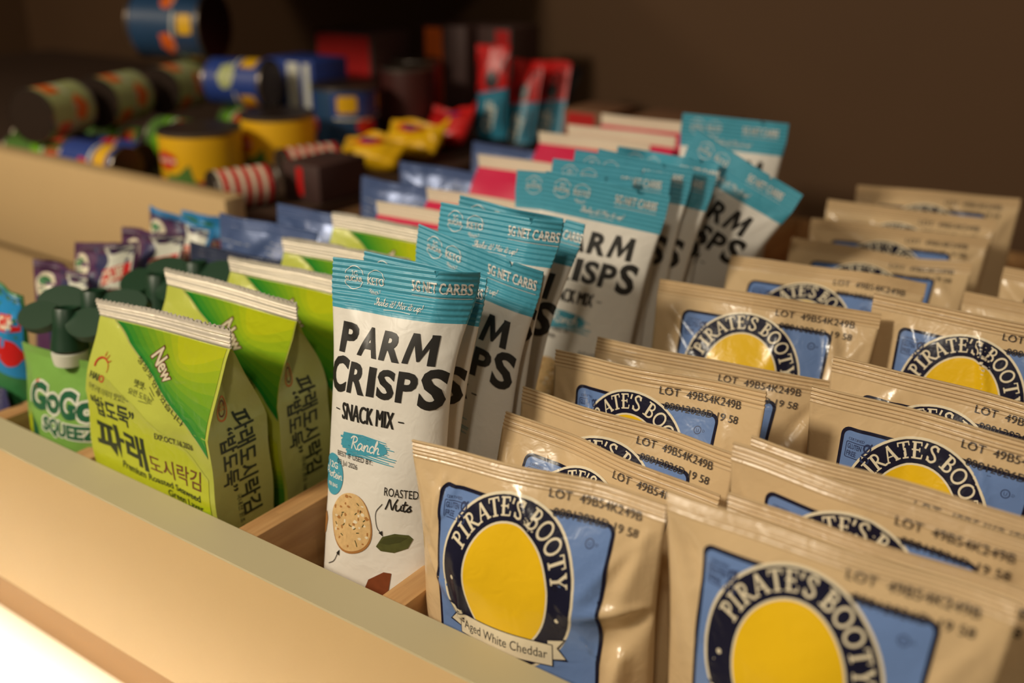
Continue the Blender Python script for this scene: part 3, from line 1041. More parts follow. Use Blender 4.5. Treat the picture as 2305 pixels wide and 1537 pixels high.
# ------------------------------------------------------------------ cheese puff bags
PUFFS = art_puffs()
PUFF_E = [
    ((-0.950, 0.079, 0.249), (-0.530, 0.100, 0.268), (-0.935, 0.060, -0.195)),
    ((-0.940, 0.305, 0.208), (-0.520, 0.265, 0.206), (-0.925, 0.165, -0.195)),
    ((-0.945, 0.370, 0.230), (-0.525, 0.322, 0.246), (-0.930, 0.262, -0.195)),
    ((-0.945, 0.467, 0.267), (-0.525, 0.407, 0.317), (-0.930, 0.352, -0.195)),
    ((-0.930, 0.584, 0.257), (-0.510, 0.674, 0.240), (-0.915, 0.448, -0.195)),
    ((-0.915, 0.802, 0.316), (-0.495, 0.892, 0.304), (-0.900, 0.600, -0.195)),
    ((-0.905, 1.121, 0.290), (-0.485, 1.166, 0.290), (-0.890, 0.840, -0.195)),
    ((-0.885, 1.461, 0.247), (-0.465, 1.506, 0.247), (-0.870, 1.130, -0.195)),
    ((-0.900, 1.627, 0.260), (-0.480, 1.717, 0.257), (-0.885, 1.380, -0.195)),
    ((-0.900, 1.746, 0.286), (-0.480, 1.791, 0.286), (-0.885, 1.560, -0.195)),
    ((-0.900, 1.986, 0.279), (-0.480, 2.076, 0.282), (-0.885, 1.780, -0.195)),
]
PUFF_F = [
    ((-0.514, 0.072, 0.310), (-0.094, 0.052, 0.320), (-0.490, 0.074, -0.195)),
    ((-0.478, 0.190, 0.262), (-0.058, 0.170, 0.262), (-0.468, 0.165, -0.195)),
    ((-0.508, 0.249, 0.300), (-0.088, 0.229, 0.300), (-0.490, 0.255, -0.195)),
    ((-0.505, 0.320, 0.285), (-0.085, 0.300, 0.285), (-0.490, 0.345, -0.195)),
    ((-0.497, 0.550, 0.285), (-0.077, 0.530, 0.285), (-0.487, 0.510, -0.195)),
    ((-0.508, 0.675, 0.290), (-0.088, 0.655, 0.290), (-0.490, 0.630, -0.195)),
    ((-0.526, 0.943, 0.325), (-0.106, 0.923, 0.325), (-0.490, 0.860, -0.195)),
    ((-0.420, 1.222, 0.270), (0.000, 1.202, 0.270), (-0.410, 1.080, -0.195)),
    ((-0.394, 1.481, 0.260), (0.026, 1.461, 0.260), (-0.384, 1.330, -0.195)),
]


def puff_bag(c, seed, label, group, T=0.078, **k):
    TL, TR, BL = c
    root = thing('cheese_puff_bag', label, 'snack bag', ((TL[0] + TR[0]) / 2, BL[1], -0.2), group)
    p = Pillow(TL, TR, BL, T=T, seed=seed, **k)
    p.build(root, 'tan_film', 'tan_seal', nu=72, nt=100)
    PUFFS.put('label_print', p.front, root, base=0.0009)
    return p


for i, c in enumerate(PUFF_E):
    lb = 'tan cheese puff bag, %s from the drawer front in the row beside the teal-topped bags' % ordn(i)
    k = dict(creases=10, amp=0.011, wave=0.012)
    if i in (1, 2, 3):
        k.update(T=0.050, rise=0.6, amp=0.008)
    if i == 0:      # the foremost bag, its flank pushed into a deep fold
        k = dict(T=0.112, creases=10, amp=0.012, wave=0.008, folds=[((0.425, 0.17), (0.335, 0.235), 0.030, -0.022), ((0.40, 0.05), (0.372, 0.20), 0.022, 0.016), ((0.385, 0.24), (0.36, 0.45), 0.028, 0.016), ((0.06, 0.045), (0.03, 0.16), 0.014, 0.009), ((0.03, 0.17), (0.11, 0.25), 0.013, 0.006), ((0.11, 0.25), (0.10, 0.14), 0.013, 0.006)])
    if i in (8, 9, 10):
        k = dict(creases=16, amp=0.018)
    puff_bag(c, 100 + i, lb, 'cheese puff bags in the drawer', **k)
for i, c in enumerate(PUFF_F):
    lb = 'tan cheese puff bag, %s from the drawer front in the row farther from teal-topped bags' % ordn(i)
    puff_bag(c, 200 + i, lb, 'cheese puff bags in the drawer', **(dict(T=0.10, creases=8, amp=0.010) if i == 0 else dict(creases=10, amp=0.010, wave=0.006, T=0.066)))

# ------------------------------------------------------------------ snack mix bags
CRISPS = art_crisps()
CR = [
    ((-1.225, 0.200, 0.459), (-0.975, 0.243, 0.464), (-1.205, 0.056, -0.195), 'white snack mix bag with teal head, first in its row, torn notch at the corner', dict(curl=(0.80, 0.10, 0.055), amp=0.005, T=0.078)),
    ((-1.235, 0.288, 0.446), (-0.985, 0.316, 0.436), (-1.222, 0.145, -0.195), 'white snack mix bag in shade, squeezed second in the teal-topped row', dict()),
    ((-1.225, 0.424, 0.466), (-0.975, 0.444, 0.415), (-1.195, 0.236, -0.195), 'white snack mix bag with sloping teal head, third in the teal-topped row', dict(curl=(0.75, 0.10, 0.03), T=0.046, skew=True)),
    ((-1.225, 0.492, 0.493), (-0.975, 0.498, 0.492), (-1.215, 0.330, -0.195), 'white snack mix bag with level teal head, fourth in the teal-topped row', dict(curl=(0.8, 0.10, 0.03), T=0.046)),
    ((-1.235, 0.575, 0.488), (-0.990, 0.600, 0.462), (-1.214, 0.425, -0.195), 'white snack mix bag with arched dark teal head, fifth in the teal-topped row', dict(wave=0.016, curl=(0.5, 0.14, 0.04))),
    ((-1.225, 0.850, 0.487), (-0.975, 0.948, 0.447), (-1.215, 0.640, -0.195), 'white snack mix bag showing half its name, midway along the teal-topped row', dict()),
    ((-1.330, 0.890, 0.468), (-1.085, 0.985, 0.460), (-1.220, 0.725, -0.195), 'white snack mix bag mostly hidden behind the midway one, its teal corner showing', dict()),
    ((-1.270, 0.945, 0.492), (-1.020, 1.040, 0.472), (-1.218, 0.790, -0.195), 'white snack mix bag of which only the teal head edge shows above the midway one', dict()),
    ((-1.240, 0.990, 0.508), (-0.990, 1.085, 0.480), (-1.216, 0.850, -0.195), 'white snack mix bag with teal head just before the one touching the tilted bag', dict()),
    ((-1.205, 1.035, 0.507), (-0.955, 1.130, 0.460), (-1.214, 0.915, -0.195), 'white snack mix bag in front of the tilted one, its teal head crisp and straight', dict()),
    ((-1.220, 1.150, 0.492), (-0.985, 1.210, 0.470), (-1.208, 1.000, -0.195), 'white snack mix bag with curled teal edge peeping behind the straight ones', dict(wave=0.02)),
    ((-1.050, 1.215, 0.538), (-0.795, 1.245, 0.415), (-1.275, 1.165, 0.010), 'white snack mix bag tilted sideways near the back of the teal-topped row', dict()),
    ((-1.225, 1.491, 0.522), (-0.975, 1.595, 0.504), (-1.215, 1.330, -0.195), 'white snack mix bag standing alone, rearmost and tallest in the teal-topped row', dict()),
]
for i, (TL, TR, BL, lb, k) in enumerate(CR):
    root = thing('snack_mix_bag', lb, 'snack bag', ((TL[0] + TR[0]) / 2, BL[1], -0.2), 'snack mix bags with teal heads')
    kk = dict(T=0.058, seal=0.046, ribs_to=0.080, seed=300 + i, wave=0.004, creases=5, amp=0.006, pitch=0.0095, ridge=0.0010, pinch=0.10, rise=0.30)
    if i in (5, 6, 7, 8, 10):
        kk.update(T=0.026, creases=0, wave=0.0)
    if i == 9:
        kk.update(T=0.030, creases=2, wave=0.001)
    kk.update(k)
    p = Pillow(TL, TR, BL, **kk)
    p.build(root, 'white_film', 'teal_film', nu=48, nt=84, seal_to=0.0835, nseal=72, seal_name='teal_head', notch=(0.203, 0.0035, 0.013))
    CRISPS.put('label_print', p.front, root, base=0.0007)

# ------------------------------------------------------------------ roasted seaweed packs, pink packs
SEA_F, SEA_S = art_seaweed_front(), art_seaweed_side()
SEAW = [(-1.745, -1.378, 0.084, 0.325, 0.07, 0.0, 'first'), (-1.742, -1.380, 0.243, 0.335, 0.0, 0.02, 'second'), (-1.742, -1.380, 0.402, 0.326, 0.04, 0.0, 'third'),
        (-1.740, -1.380, 0.562, 0.330, 0.03, 0.03, 'fourth'), (-1.740, -1.380, 0.715, 0.352, 0.03, 0.0, 'fifth')]
for i, (x0, x1, yc, top, tilt, yaw, w) in enumerate(SEAW):
    root = thing('seaweed_pack', 'green roasted seaweed pack with serrated silver seal, %s from the drawer front' % w, 'snack pack', ((x0 + x1) / 2, yc, -0.2), 'green seaweed packs')
    g = Gusset(x0, x1, yc, -0.198, D=0.128, knee=0.14, zs=top - 0.040, top=top, seed=400 + i, tilt=tilt, yaw=yaw, flare=0.016 if i == 0 else 0.008)
    g.build(root, 'lime_film', 'pale_lime_film', 'silver_foil')
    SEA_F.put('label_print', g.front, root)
    SEA_S.put('side_print', g.side, root)
PINK = [(-1.74, 0.880, 0.340), (-1.74, 1.075, 0.335), (-1.74, 1.300, 0.385), (-1.74, 1.600, 0.402), (-1.74, 1.760, 0.400), (-1.74, 1.960, 0.404)]
for i, (x0, yc, top) in enumerate(PINK):
    root = thing('pink_pack', 'bright pink pack with white sealed top, %s behind the green seaweed packs' % ordn(i), 'snack pack', (x0 + 0.18, yc, -0.2), 'pink packs behind the seaweed')
    g = Gusset(x0, x0 + 0.36, yc, -0.198, D=0.13, knee=top - 0.12, zs=top - 0.034, top=top, seed=450 + i, yaw=0.04, flare=0.004)
    g.build(root, 'pink_film', 'pink_film', 'white_paper', teeth=0.0)

# ------------------------------------------------------------------ capped fruit pouches
def art_pouch():
    A = Art()
    for m, l, b in (('pouch_white', 1, 0.12), ('logo_green', 2, 0.05)):
        A.text('GoGo', 0.166, 0.118, 0.052, m, l, sx=1.15, bold=b, align='c')
        A.text('SQUEEZ', 0.190, 0.160, 0.028, m, l, sx=1.15, bold=b, align='c')
    A.poly(ellipse(0.085, 0.070, 0.010, 0.010, 16), 'red_ink', 1)
    for x, y in ((0.150, 0.222), (0.215, 0.240), (0.245, 0.205)):
        A.poly(ellipse(x, y, 0.018, 0.017, 24), 'red_ink', 2)
        A.stroke([(x, y - 0.014), (x + 0.006, y - 0.028)], 0.003, 'logo_green', 2)
        A.poly(ellipse(x - 0.006, y - 0.006, 0.004, 0.003, 10), 'cream_ink', 3)
    A.poly(blob(0.06, 0.19, 0.03, 0.05, 8), 'logo_green', 1)
    A.poly(blob(0.055, 0.165, 0.012, 0.03, 9), 'lime_ink', 2)
    A.poly(spline([(0.005, 0.22), (0.1, 0.245), (0.2, 0.262), (0.285, 0.25)], 5) + [(0.285, 0.34), (0.005, 0.34)], 'mid_green_ink', 0)
    return A.done(0.014)


POUCH = art_pouch()


def lathe(prof, n=28):
    V, F = [], []
    for r, z in prof:
        for j in range(n):
            a = 2 * PI * j / n
            V.append((r * math.cos(a), r * math.sin(a), z))
    F = grid_faces(len(prof), n, 0, True)
    F.append(tuple(range(n))[::-1])
    F.append(tuple(range(len(V) - n, len(V))))
    return np.array(V), F


def pouch(TL, TR, BL, capx, seed, label, rot):
    TL, TR, BL = np.array(TL), np.array(TR), np.array(BL)
    root = thing('fruit_pouch', label, 'fruit pouch', ((TL[0] + TR[0]) / 2, BL[1], -0.2), 'green fruit pouches with screw caps')
    p = Pillow(TL, TR, BL, T=0.10, seal=0.016, seed=seed, wave=0.004, creases=6, amp=0.007, ridge=0.0, pinch=0.02, foot=0.9, rise=0.55)
    p.build(root, 'pouch_green', 'pouch_green', 'top_edge', nu=30, nt=40, nseal=6)
    POUCH.put('label_print', p.front, root)
    c = TL + (TR - TL) * capx
    a = math.radians(rot)
    V, F = lathe([(0.034, -0.012), (0.036, 0.004), (0.036, 0.014), (0.022, 0.016), (0.022, 0.03)])
    mesh_obj('spout', V + c, F, 'pouch_white', None, root, True, 40)
    tilt = Matrix.Rotation(math.radians(-6), 3, 'Y') @ Matrix.Rotation(math.radians(-8), 3, 'X')
    V, F = lathe([(0.038, 0.016), (0.036, 0.028), (0.030, 0.060), (0.027, 0.098), (0.024, 0.102), (0.019, 0.098), (0.019, 0.086)], 36)
    V = V @ np.array(tilt).T
    cap = mesh_obj('screw_cap', V + c, F, 'deep_green_plastic', None, root, True, 45)
    # two broad oval wings of the cap
    for sgn in (-1, 1):
        W = []
        nn = 28
        for q in (0, 1):
            for j in range(nn):
                b = 2 * PI * j / nn
                x, y = 0.066 * math.cos(b), 0.036 * math.sin(b)
                k = 1.0 if q == 0 else 0.96
                W.append((x * k, y * k, 0.016 if q else 0.0))
        W = np.array(W) @ np.array(Matrix.Rotation(math.radians(48), 3, 'X')).T + np.array((sgn * 0.080, 0.0, 0.070))
        W = W @ np.array(Matrix.Rotation(a, 3, 'Z')).T @ np.array(tilt).T
        F = grid_faces(2, nn, 0, True) + [tuple(range(nn))[::-1], tuple(range(nn, 2 * nn))]
        mesh_obj('cap_wing', W + c, F, 'deep_green_plastic', None, cap, True, 40)


pouch((-2.060, 0.075, 0.148), (-1.775, 0.080, 0.165), (-2.045, 0.068, -0.195), 0.64, 500, 'green fruit pouch with dark green cap, first in its row beside the seaweed packs', 4)
pouch((-2.055, 0.165, 0.165), (-1.775, 0.165, 0.165), (-2.045, 0.170, -0.195), 0.52, 501, 'green fruit pouch behind the first one, only its dark cap wing showing', 15)
pouch((-2.055, 0.320, 0.160), (-1.775, 0.320, 0.160), (-2.045, 0.300, -0.195), 0.55, 502, 'green fruit pouch whose cap stands beside the second seaweed pack', -6)
pouch((-2.055, 0.430, 0.160), (-1.775, 0.430, 0.160), (-2.045, 0.405, -0.195), 0.52, 503, 'green fruit pouch with cap just before the dark navy foil bag', 10)


# ------------------------------------------------------------------ blue foil chip bags
def art_foil(seed, m):
    A = Art()
    rd = random.Random(seed)
    for r in range(8):
        y = 0.050 + r * 0.013
        x = 0.02
        while x < 0.27:
            w = rd.uniform(0.012, 0.05)
            if rd.random() < 0.7:
                A.stroke([(x, y), (min(0.285, x + w), y)], 0.0030, m, 1, cap=False)
            x += w + 0.008
    return A.done(0.016)


FOIL = art_foil(5, 'pale_blue_ink')
BLUE = [(-2.060, 0.540, 0.262, 0.30, 'navy_foil', 'dark navy foil chip bag just behind the dark green pouch caps'),
        (-2.060, 0.640, 0.312, 0.30, 'blue_foil', 'blue foil chip bag behind the dark navy foil one'),
        (-2.010, 0.790, 0.312, 0.30, 'blue_foil', 'blue foil chip bag beside the rearmost green seaweed pack'),
        (-2.060, 1.148, 0.309, 0.31, 'blue_foil', 'blue foil chip bag standing beside the first yellow bag'),
        (-2.060, 1.328, 0.320, 0.31, 'blue_foil', 'blue foil chip bag standing beside the second yellow bag'),
        (-2.060, 1.671, 0.323, 0.31, 'blue_foil', 'blue foil chip bag rearmost, below the red and blue upright bars')]
for i, (x, y, z, w, m, lb) in enumerate(BLUE):
    root = thing('chip_bag', lb, 'snack bag', (x + w / 2, y - 0.05, -0.2), 'blue foil chip bags')
    p = Pillow((x, y, z), (x + w, y + 0.03, z - 0.01), (x + 0.01, y - 0.06, -0.195), T=0.085, seed=520 + i, seal=0.03, creases=12, amp=0.014, wave=0.010)
    p.build(root, m, m, nu=36, nt=44)
    FOIL.put('label_print', p.front, root)


# ------------------------------------------------------------------ energy bars in the end row
def art_bar(a, b, c, d, w):
    """slanting colour fields, a round badge and the red name box."""
    A = Art()
    A.poly([(0.002, 0.012), (w * 0.98, 0.012), (w * 0.98, 0.40), (0.002, 0.40)], a, 0)
    A.poly(spline([(w * 0.36, 0.012), (w * 0.46, 0.05), (w * 0.34, 0.10), (w * 0.44, 0.2)], 4) + [(w * 0.98, 0.2), (w * 0.98, 0.012)], b, 1)
    A.poly(spline([(w * 0.58, 0.012), (w * 0.68, 0.05), (w * 0.56, 0.10), (w * 0.66, 0.2)], 4) + [(w * 0.98, 0.2), (w * 0.98, 0.012)], c, 2)
    A.poly(ellipse(w * 0.19, 0.062, 0.026, 0.034, 28), 'cream_ink', 3)
    A.poly(ellipse(w * 0.17, 0.050, 0.016, 0.012, 16), 'leaf_film', 4)
    A.stroke([(w * 0.12, 0.072), (w * 0.25, 0.070)], 0.004, 'leaf_film', 4)
    A.stroke([(w * 0.13, 0.083), (w * 0.24, 0.081)], 0.004, 'leaf_film', 4)
    A.poly([(w * 0.60, 0.070), (w * 0.96, 0.050), (w * 0.96, 0.088), (w * 0.60, 0.108)], 'red_film', 4)
    A.text('CLIF', w * 0.625, 0.101, 0.026, 'cream_ink', 5, width=w * 0.31, bold=0.04, rot=-20)
    A.poly(blob(w * 0.78, 0.145, 0.036, 0.032, 5), d, 4)
    return A.done(0.016)


BAR_P = art_bar('purple_film', 'dusk_film', 'pouch_white', 'brown_ink', 0.185)
BAR_G = art_bar('leaf_film', 'sky_film', 'sky_film', 'red_film', 0.185)
BARS = [((-2.300, 0.110, 0.268), (-2.120, 0.140, 0.228), 0.070, 'leaf_film', BAR_G, 'green and sky blue energy bar, first in the end row'),
        ((-2.290, 0.060, 0.010), (-2.110, 0.065, 0.015), 0.030, 'dusk_film', None, 'short dark navy energy bar low against the drawer front'),
        ((-2.365, 0.311, 0.222), (-2.185, 0.340, 0.206), 0.240, 'purple_film', BAR_P, 'purple energy bar standing alone, second in the end row'),
        ((-2.365, 0.414, 0.237), (-2.185, 0.470, 0.255), 0.345, 'purple_film', BAR_P, 'purple energy bar third in the end row, leaning on others'),
        ((-2.310, 0.520, 0.262), (-2.130, 0.560, 0.262), 0.462, 'purple_film', BAR_P, 'purple energy bar squeezed fourth in the end row'),
        ((-2.335, 0.640, 0.292), (-2.150, 0.655, 0.250), 0.560, 'sky_film', BAR_P, 'purple energy bar with raised blue corner, fifth in the end row'),
        ((-2.370, 0.760, 0.246), (-2.190, 0.780, 0.240), 0.670, 'sky_film', BAR_G, 'green and sky blue energy bar with twisted tip, last in the end row')]
for i, (TL, TR, by, m, art, lb) in enumerate(BARS):
    root = thing('energy_bar', lb, 'energy bar', ((TL[0] + TR[0]) / 2, by, -0.2), 'energy bars in the end row')
    p = Pillow(TL, TR, (TL[0] + 0.005, by, -0.195), T=0.062, skew=True, seed=540 + i, seal=0.028, creases=6, amp=0.008, wave=0.012, pinch=0.06, curl=(0.6, 0.06, 0.03) if i > 3 else None)
    p.build(root, m, m, nu=28, nt=36, teeth=0.004)
    if art:
        art.put('label_print', p.front, root)


# ------------------------------------------------------------------ cans and packs of the other drawer
def can(label, group, base, r, h, lab_m, art, axis=None, roll=0.0, cat='can', lid_m='shaded_tin', name='food_can', tall=None):
    """standing when axis is None, else lying with the lid towards axis."""
    root = thing(name, label, cat, base, group)
    if axis is None:
        R3, o = np.eye(3), np.array(base)
    else:
        ax = Vector(axis).normalized()
        up = Vector((0, 0, 1))
        sd = up.cross(ax).normalized()
        R3 = np.array([sd[:], up[:], ax[:]]).T
        R3[:, 1] = np.array(ax.cross(sd))
        o = np.array(base) + np.array((0, 0, r)) - np.array(ax) * h / 2
    e = 0.014
    pr = [(r * 0.90, 0.004), (r * 0.97, 0.0), (r, 0.004), (r, 0.010), (r * 0.965, e), (r * 0.965, h - e), (r, h - 0.010), (r, h - 0.004), (r * 0.97, h)]
    V, F = lathe([(r * 0.02, 0.006)] + pr, 40)
    mesh_obj('can_body', V @ R3.T + o, F[:-1], 'tin', None, root, True, 40)
    V, F = lathe([(r * 0.97, h), (r * 0.93, h), (r * 0.91, h - 0.010), (r * 0.70, h - 0.008), (r * 0.67, h - 0.011), (r * 0.3, h - 0.010), (r * 0.02, h - 0.010)], 40)
    mesh_obj('lid', V @ R3.T + o, F, lid_m, None, root, True, 40)
    V, F = lathe([(r * 0.972, e + 0.002), (r * 0.976, e + 0.006), (r * 0.976, h - e - 0.006), (r * 0.972, h - e - 0.002)], 40)
    mesh_obj('paper_label', V @ R3.T + o, F[:-2], lab_m, None, root, True, 40)
    if art:
        rr = r * 0.976

        def fn(s_, t_, off):
            a = s_ / rr + roll
            q = rr + off
            k = (h - 2 * e) / tall if tall else 1.0
            return np.stack([q * np.cos(a), q * np.sin(a), h - e - t_ * k], 1) @ R3.T + o
        art.put('label_print', fn, root)


def art_pineapple():
    A = Art()
    A.poly([(0, 0.205), (0.78, 0.205), (0.78, 0.222), (0, 0.222)], 'red_label', 0)
    for x in (0.02, 0.40):
        A.poly([(x, 0.08), (x + 0.045, 0.06), (x + 0.10, 0.08), (x + 0.105, 0.13), (x + 0.055, 0.17), (x + 0.0, 0.13)], 'gold_label', 1)
        A.poly([(x + 0.004, 0.083), (x + 0.045, 0.066), (x + 0.096, 0.083), (x + 0.100, 0.128), (x + 0.053, 0.163), (x + 0.005, 0.128)], 'red_film', 2)
        A.text('Del Monte', x + 0.052, 0.120, 0.024, 'cream_ink', 3, width=0.088, align='c', bold=0.03)
        A.poly([(x + 0.04, 0.222), (x + 0.055, 0.18), (x + 0.10, 0.175), (x + 0.145, 0.125), (x + 0.158, 0.20), (x + 0.18, 0.222)], 'green_label', 3)
    return A.done(0.02)


def art_veg(main, spot, band, n=2):
    A = Art()
    A.poly([(0, 0.012), (0.74, 0.012), (0.74, 0.10), (0, 0.10)], main, 0)
    for k in range(4):
        x = k * 0.19
        A.poly(rrect(x + 0.02, 0.02, x + 0.10, 0.085, 0.012), spot, 1)
        A.poly(blob(x + 0.14, 0.14, 0.045, 0.035, k + 3, rough=0.2), band, 1)
        A.stroke([(x + 0.01, 0.105), (x + 0.16, 0.115)], 0.008, 'pouch_white', 1)
    return A.done(0.02)


PINE = art_pineapple()
VEG = art_veg('green_label', 'red_film', 'mid_green_ink')
TOM = art_veg('blue_label', 'gold_label', 'red_film')
ORA = art_veg('pale_green_label', 'orange_label', 'orange_label')
SKY = art_veg('sky_label', 'gold_label', 'orange_label')
MIX = art_veg('blue_label', 'gold_label', 'pale_green_label')
STR = Art()
for k_ in range(5):
    STR.poly([(0, 0.02 + k_ * 0.036), (0.74, 0.02 + k_ * 0.036), (0.74, 0.036 + k_ * 0.036), (0, 0.036 + k_ * 0.036)], 'cream_ink', 1)
STR.done(0.02)

ZF = 0.126
can('yellow pineapple can standing against the cream drawer front', 'yellow pineapple cans', (-3.02, 1.35, ZF), 0.146, 0.190, 'gold_label', PINE, None, -2.15, tall=0.224)
can('yellow pineapple can standing behind the other yellow can', 'yellow pineapple cans', (-2.98, 1.68, ZF), 0.140, 0.200, 'gold_label', PINE, None, -2.40, tall=0.224)
can('blue labelled can with red emblem standing behind the yellow cans', 'standing cans at the back', (-3.00, 2.06, ZF), 0.135, 0.260, 'sky_label', TOM, None, -1.2)
can('dark can with yellow edge standing beside the blue labelled can', 'standing cans at the back', (-2.93, 2.37, ZF), 0.115, 0.300, 'dark_label', None)
can('dark red can standing under the red topped cartons', 'standing cans at the back', (-3.06, 2.58, ZF), 0.105, 0.300, 'red_label', None)
AX = (0.92, -0.36, 0.0)
AXX = (1.0, 0.04, 0.0)
can('blue can with yellow dot lying against the drawer front, in the lowest row', 'lying tomato cans', (-3.28, 1.115, ZF), 0.072, 0.30, 'blue_label', TOM, AXX, 2.2)
can('blue can with yellow dot lying in the second row beside the first yellow can', 'lying tomato cans', (-3.46, 1.285, ZF), 0.057, 0.37, 'blue_label', TOM, AXX, 1.9)
for i, (x, y) in enumerate(((-3.63, 1.115), (-3.85, 1.285), (-3.66, 1.455))):
    can('green can with red patch lying in the low pile, %s from the drawer front' % ordn(i), 'lying vegetable cans', (x, y, ZF), 0.057, 0.37, 'green_label', VEG, AXX, 1.9 - i * 0.1)
for i, (x, y, z) in enumerate(((-3.60, 1.165, 0.241), (-3.66, 1.47, 0.241), (-3.72, 1.80, 0.241))):
    can('orange and pale green can lying on the green cans, %s from the drawer front' % ordn(i), 'lying carrot cans', (x, y, z), 0.098, 0.24, 'pale_green_label', ORA, (0.30, -0.95, 0), 1.0, lid_m='shaded_tin')
can('large blue can lying highest on the pile, its dark end showing', 'lying carrot cans', (-3.78, 1.90, 0.440), 0.140, 0.34, 'sky_label', SKY, (0.8, 0.3, 0), 1.2)
can('blue can with many coloured stripes lying behind the yellow cans', 'lying tomato cans', (-3.36, 1.85, 0.290), 0.095, 0.27, 'blue_label', MIX, (0.8, 0.25, 0), 1.3)
can('green can lying between the yellow cans and the low pile', 'lying vegetable cans', (-3.31, 1.49, ZF), 0.085, 0.24, 'green_label', VEG, AXX, 1.5)
can('green can lying under the striped blue can', 'lying vegetable cans', (-3.36, 1.85, ZF), 0.080, 0.28, 'green_label', VEG, AX, 1.1)
can('small red and white striped can lying beside the first yellow can', 'red striped cans', (-2.62, 1.18, ZF), 0.065, 0.20, 'red_film', STR, (0.35, 0.94, 0), 0.2)
can('small red and white striped can lying behind the dark carton', 'red striped cans', (-2.72, 1.58, ZF), 0.062, 0.22, 'red_film', STR, (0.35, 0.94, 0), 0.2)


def carton(name, label, group, lo, hi, m, band=None, rot=0.0, top=None):
    cx, cy = (lo[0] + hi[0]) / 2, (lo[1] + hi[1]) / 2
    root = thing(name, label, 'box', (cx, cy, lo[2]), group)
    body = box('carton_body', lo, hi, m, root, 0.004)
    if band:
        y0 = lo[1] - 0.0015
        bm = bmesh.new()
        for a, b in band[1:]:
            box_bm(bm, (lo[0] + a * (hi[0] - lo[0]), y0, lo[2] + 0.02), (lo[0] + b * (hi[0] - lo[0]), lo[1] + 0.004, hi[2] - 0.012))
        bm_obj('label_print', bm, band[0], root)
    if top:
        box('lid', (lo[0] - 0.004, lo[1] - 0.004, hi[2] - 0.03), (hi[0] + 0.004, hi[1] + 0.004, hi[2] + 0.006), top, root, 0.004)
    root.rotation_euler.z = rot


carton('carton', 'dark brown carton with a red stripe in front of the yellow bags', 'cartons in the can drawer', (-2.60, 1.34, ZF), (-2.43, 1.56, 0.250), 'dark_carton', ('red_film', (0.40, 0.55)), 0.0)
carton('carton', 'blue and white carton stacked behind the striped blue can', 'cartons in the can drawer', (-3.42, 2.04, ZF), (-3.15, 2.24, 0.46), 'blue_label', ('pouch_white', (0.1, 0.2), (0.45, 0.7), (0.8, 0.92)), 0.0)
carton('carton', 'dull red carton highest at the back of the can drawer', 'cartons in the can drawer', (-3.55, 2.45, ZF), (-3.20, 2.70, 0.53), 'dark_carton', ('red_label', (0.05, 0.95)), 0.0)
carton('carton', 'orange and red carton standing before the back wall', 'cartons in the can drawer', (-3.12, 2.70, ZF), (-2.88, 2.94, 0.56), 'dark_carton', ('orange_label', (0.05, 0.45)), 0.0)
carton('carton', 'dark carton standing beside the orange and red one', 'cartons in the can drawer', (-2.86, 2.76, ZF), (-2.68, 2.98, 0.56), 'dark_carton', ('red_label', (0.55, 0.95)), 0.0)
carton('carton', 'brown carton nearer the upright bars, behind the blue foil bags', 'brown cartons at the drawer back', (-2.05, 2.20, -0.198), (-1.86, 2.40, 0.36), 'brown_carton', ('red_label', (0.1, 0.7)), 0.0)
carton('carton', 'brown carton behind the pink packs, beside the back corner', 'brown cartons at the drawer back', (-1.80, 2.22, -0.198), (-1.46, 2.46, 0.35), 'brown_carton', None, 0.0)

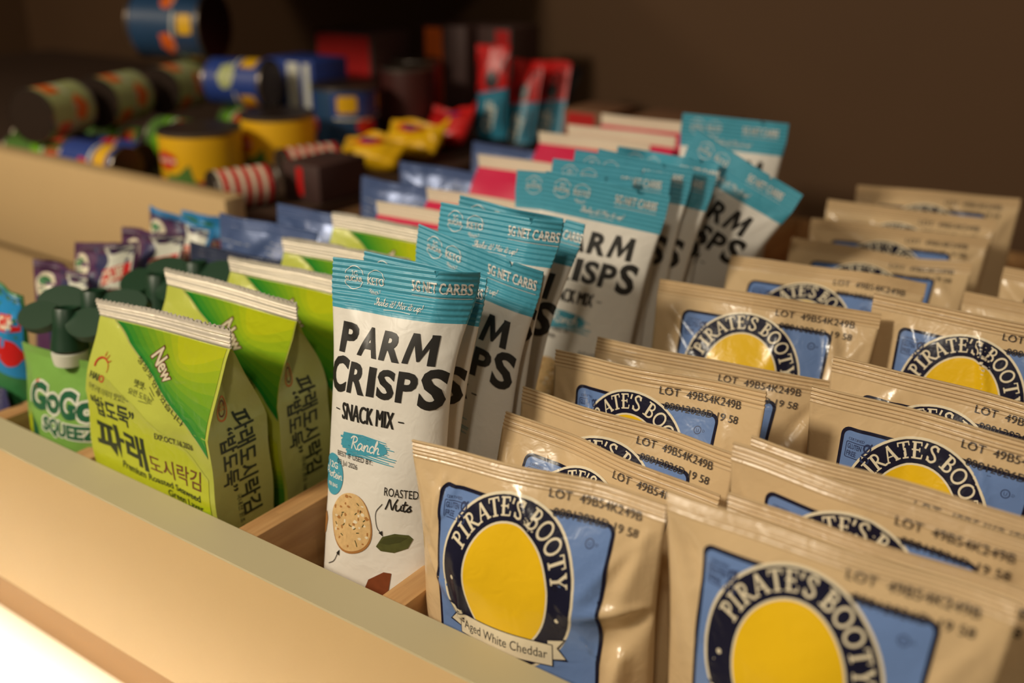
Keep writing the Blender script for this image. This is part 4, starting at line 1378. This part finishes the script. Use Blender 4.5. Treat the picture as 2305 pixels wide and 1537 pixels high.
# yellow and red snack bags at the end of the can drawer
YB = [((-2.80, 1.86, 0.222), (-2.52, 1.90, 0.255), 1.74, 'yellow_film', 'yellow snack bag with red crest nearer the dark carton'),
      ((-2.80, 2.13, 0.240), (-2.50, 2.12, 0.285), 2.01, 'yellow_film', 'yellow snack bag with red crest behind the other yellow bag'),
      ((-2.80, 2.40, 0.260), (-2.56, 2.38, 0.300), 2.27, 'red_film', 'red snack bag at the foot of the upright bars')]
CREST = Art()
CREST.poly(blob(0.16, 0.070, 0.055, 0.034, 4), 'red_film', 1)
CREST.poly(blob(0.16, 0.070, 0.030, 0.018, 5), 'blue_label', 2)
CREST.poly(blob(0.07, 0.040, 0.030, 0.016, 6), 'red_film', 1)
CREST.done(0.016)
for i, (TL, TR, by, m, lb) in enumerate(YB):
    root = thing('chip_bag', lb, 'snack bag', ((TL[0] + TR[0]) / 2, by, ZF), 'bags at the end of the can drawer')
    p = Pillow(TL, TR, (TL[0], by, ZF + 0.004), T=0.11, rise=0.6, zmin=ZF + 0.002, seed=600 + i, seal=0.02, creases=9, amp=0.014, wave=0.022, foot=0.8)
    p.build(root, m, m, nu=30, nt=26)
    CREST.put('label_print', p.front, root)


def art_upright():
    A = Art()
    A.poly([(0.001, 0.008), (0.149, 0.008), (0.149, 0.165), (0.001, 0.195)], 'red_film', 0)
    A.poly([(0.001, 0.195), (0.149, 0.165), (0.149, 0.37), (0.001, 0.37)], 'teal_wrap', 0)
    A.poly(blob(0.085, 0.135, 0.030, 0.038, 3), 'black_film', 1)
    A.text('CLIF', 0.085, 0.345, 0.045, 'pouch_white', 1, rot=-78, bold=0.04)
    return A.done(0.02)


UPR = art_upright()
for i, (TL, TR, BL, lb) in enumerate([((-2.65, 2.480, 0.521), (-2.50, 2.500, 0.523), (-2.665, 2.455, 0.135), 'red and teal upright bar standing straight before the back wall'),
                                      ((-2.58, 2.640, 0.452), (-2.435, 2.650, 0.450), (-2.66, 2.545, 0.135), 'red and teal upright bar leaning against the straight one'),
                                      ((-2.56, 2.800, 0.432), (-2.43, 2.830, 0.434), (-2.62, 2.660, 0.135), 'red tipped upright bar mostly hidden behind the leaning one')]):
    root = thing('energy_bar', lb, 'energy bar', ((TL[0] + TR[0]) / 2, BL[1], ZF), 'upright bars in the can drawer')
    p = Pillow(TL, TR, BL, T=0.06, zmin=ZF + 0.002, seed=640 + i, seal=0.02, creases=4, amp=0.006, wave=0.006, foot=0.8)
    p.build(root, 'black_film', 'red_film', nu=20, nt=24)
    UPR.put('label_print', p.front, root)
root = thing('energy_bar', 'black wrapped upright bar, rearmost of the upright bars', 'energy bar', (-2.5, 2.80, ZF), 'upright bars in the can drawer')
p = Pillow((-2.53, 2.92, 0.405), (-2.42, 2.93, 0.390), (-2.58, 2.78, 0.135), T=0.06, zmin=ZF + 0.002, seed=650, seal=0.02, creases=4, amp=0.006)
p.build(root, 'black_film', 'black_film', nu=20, nt=24)
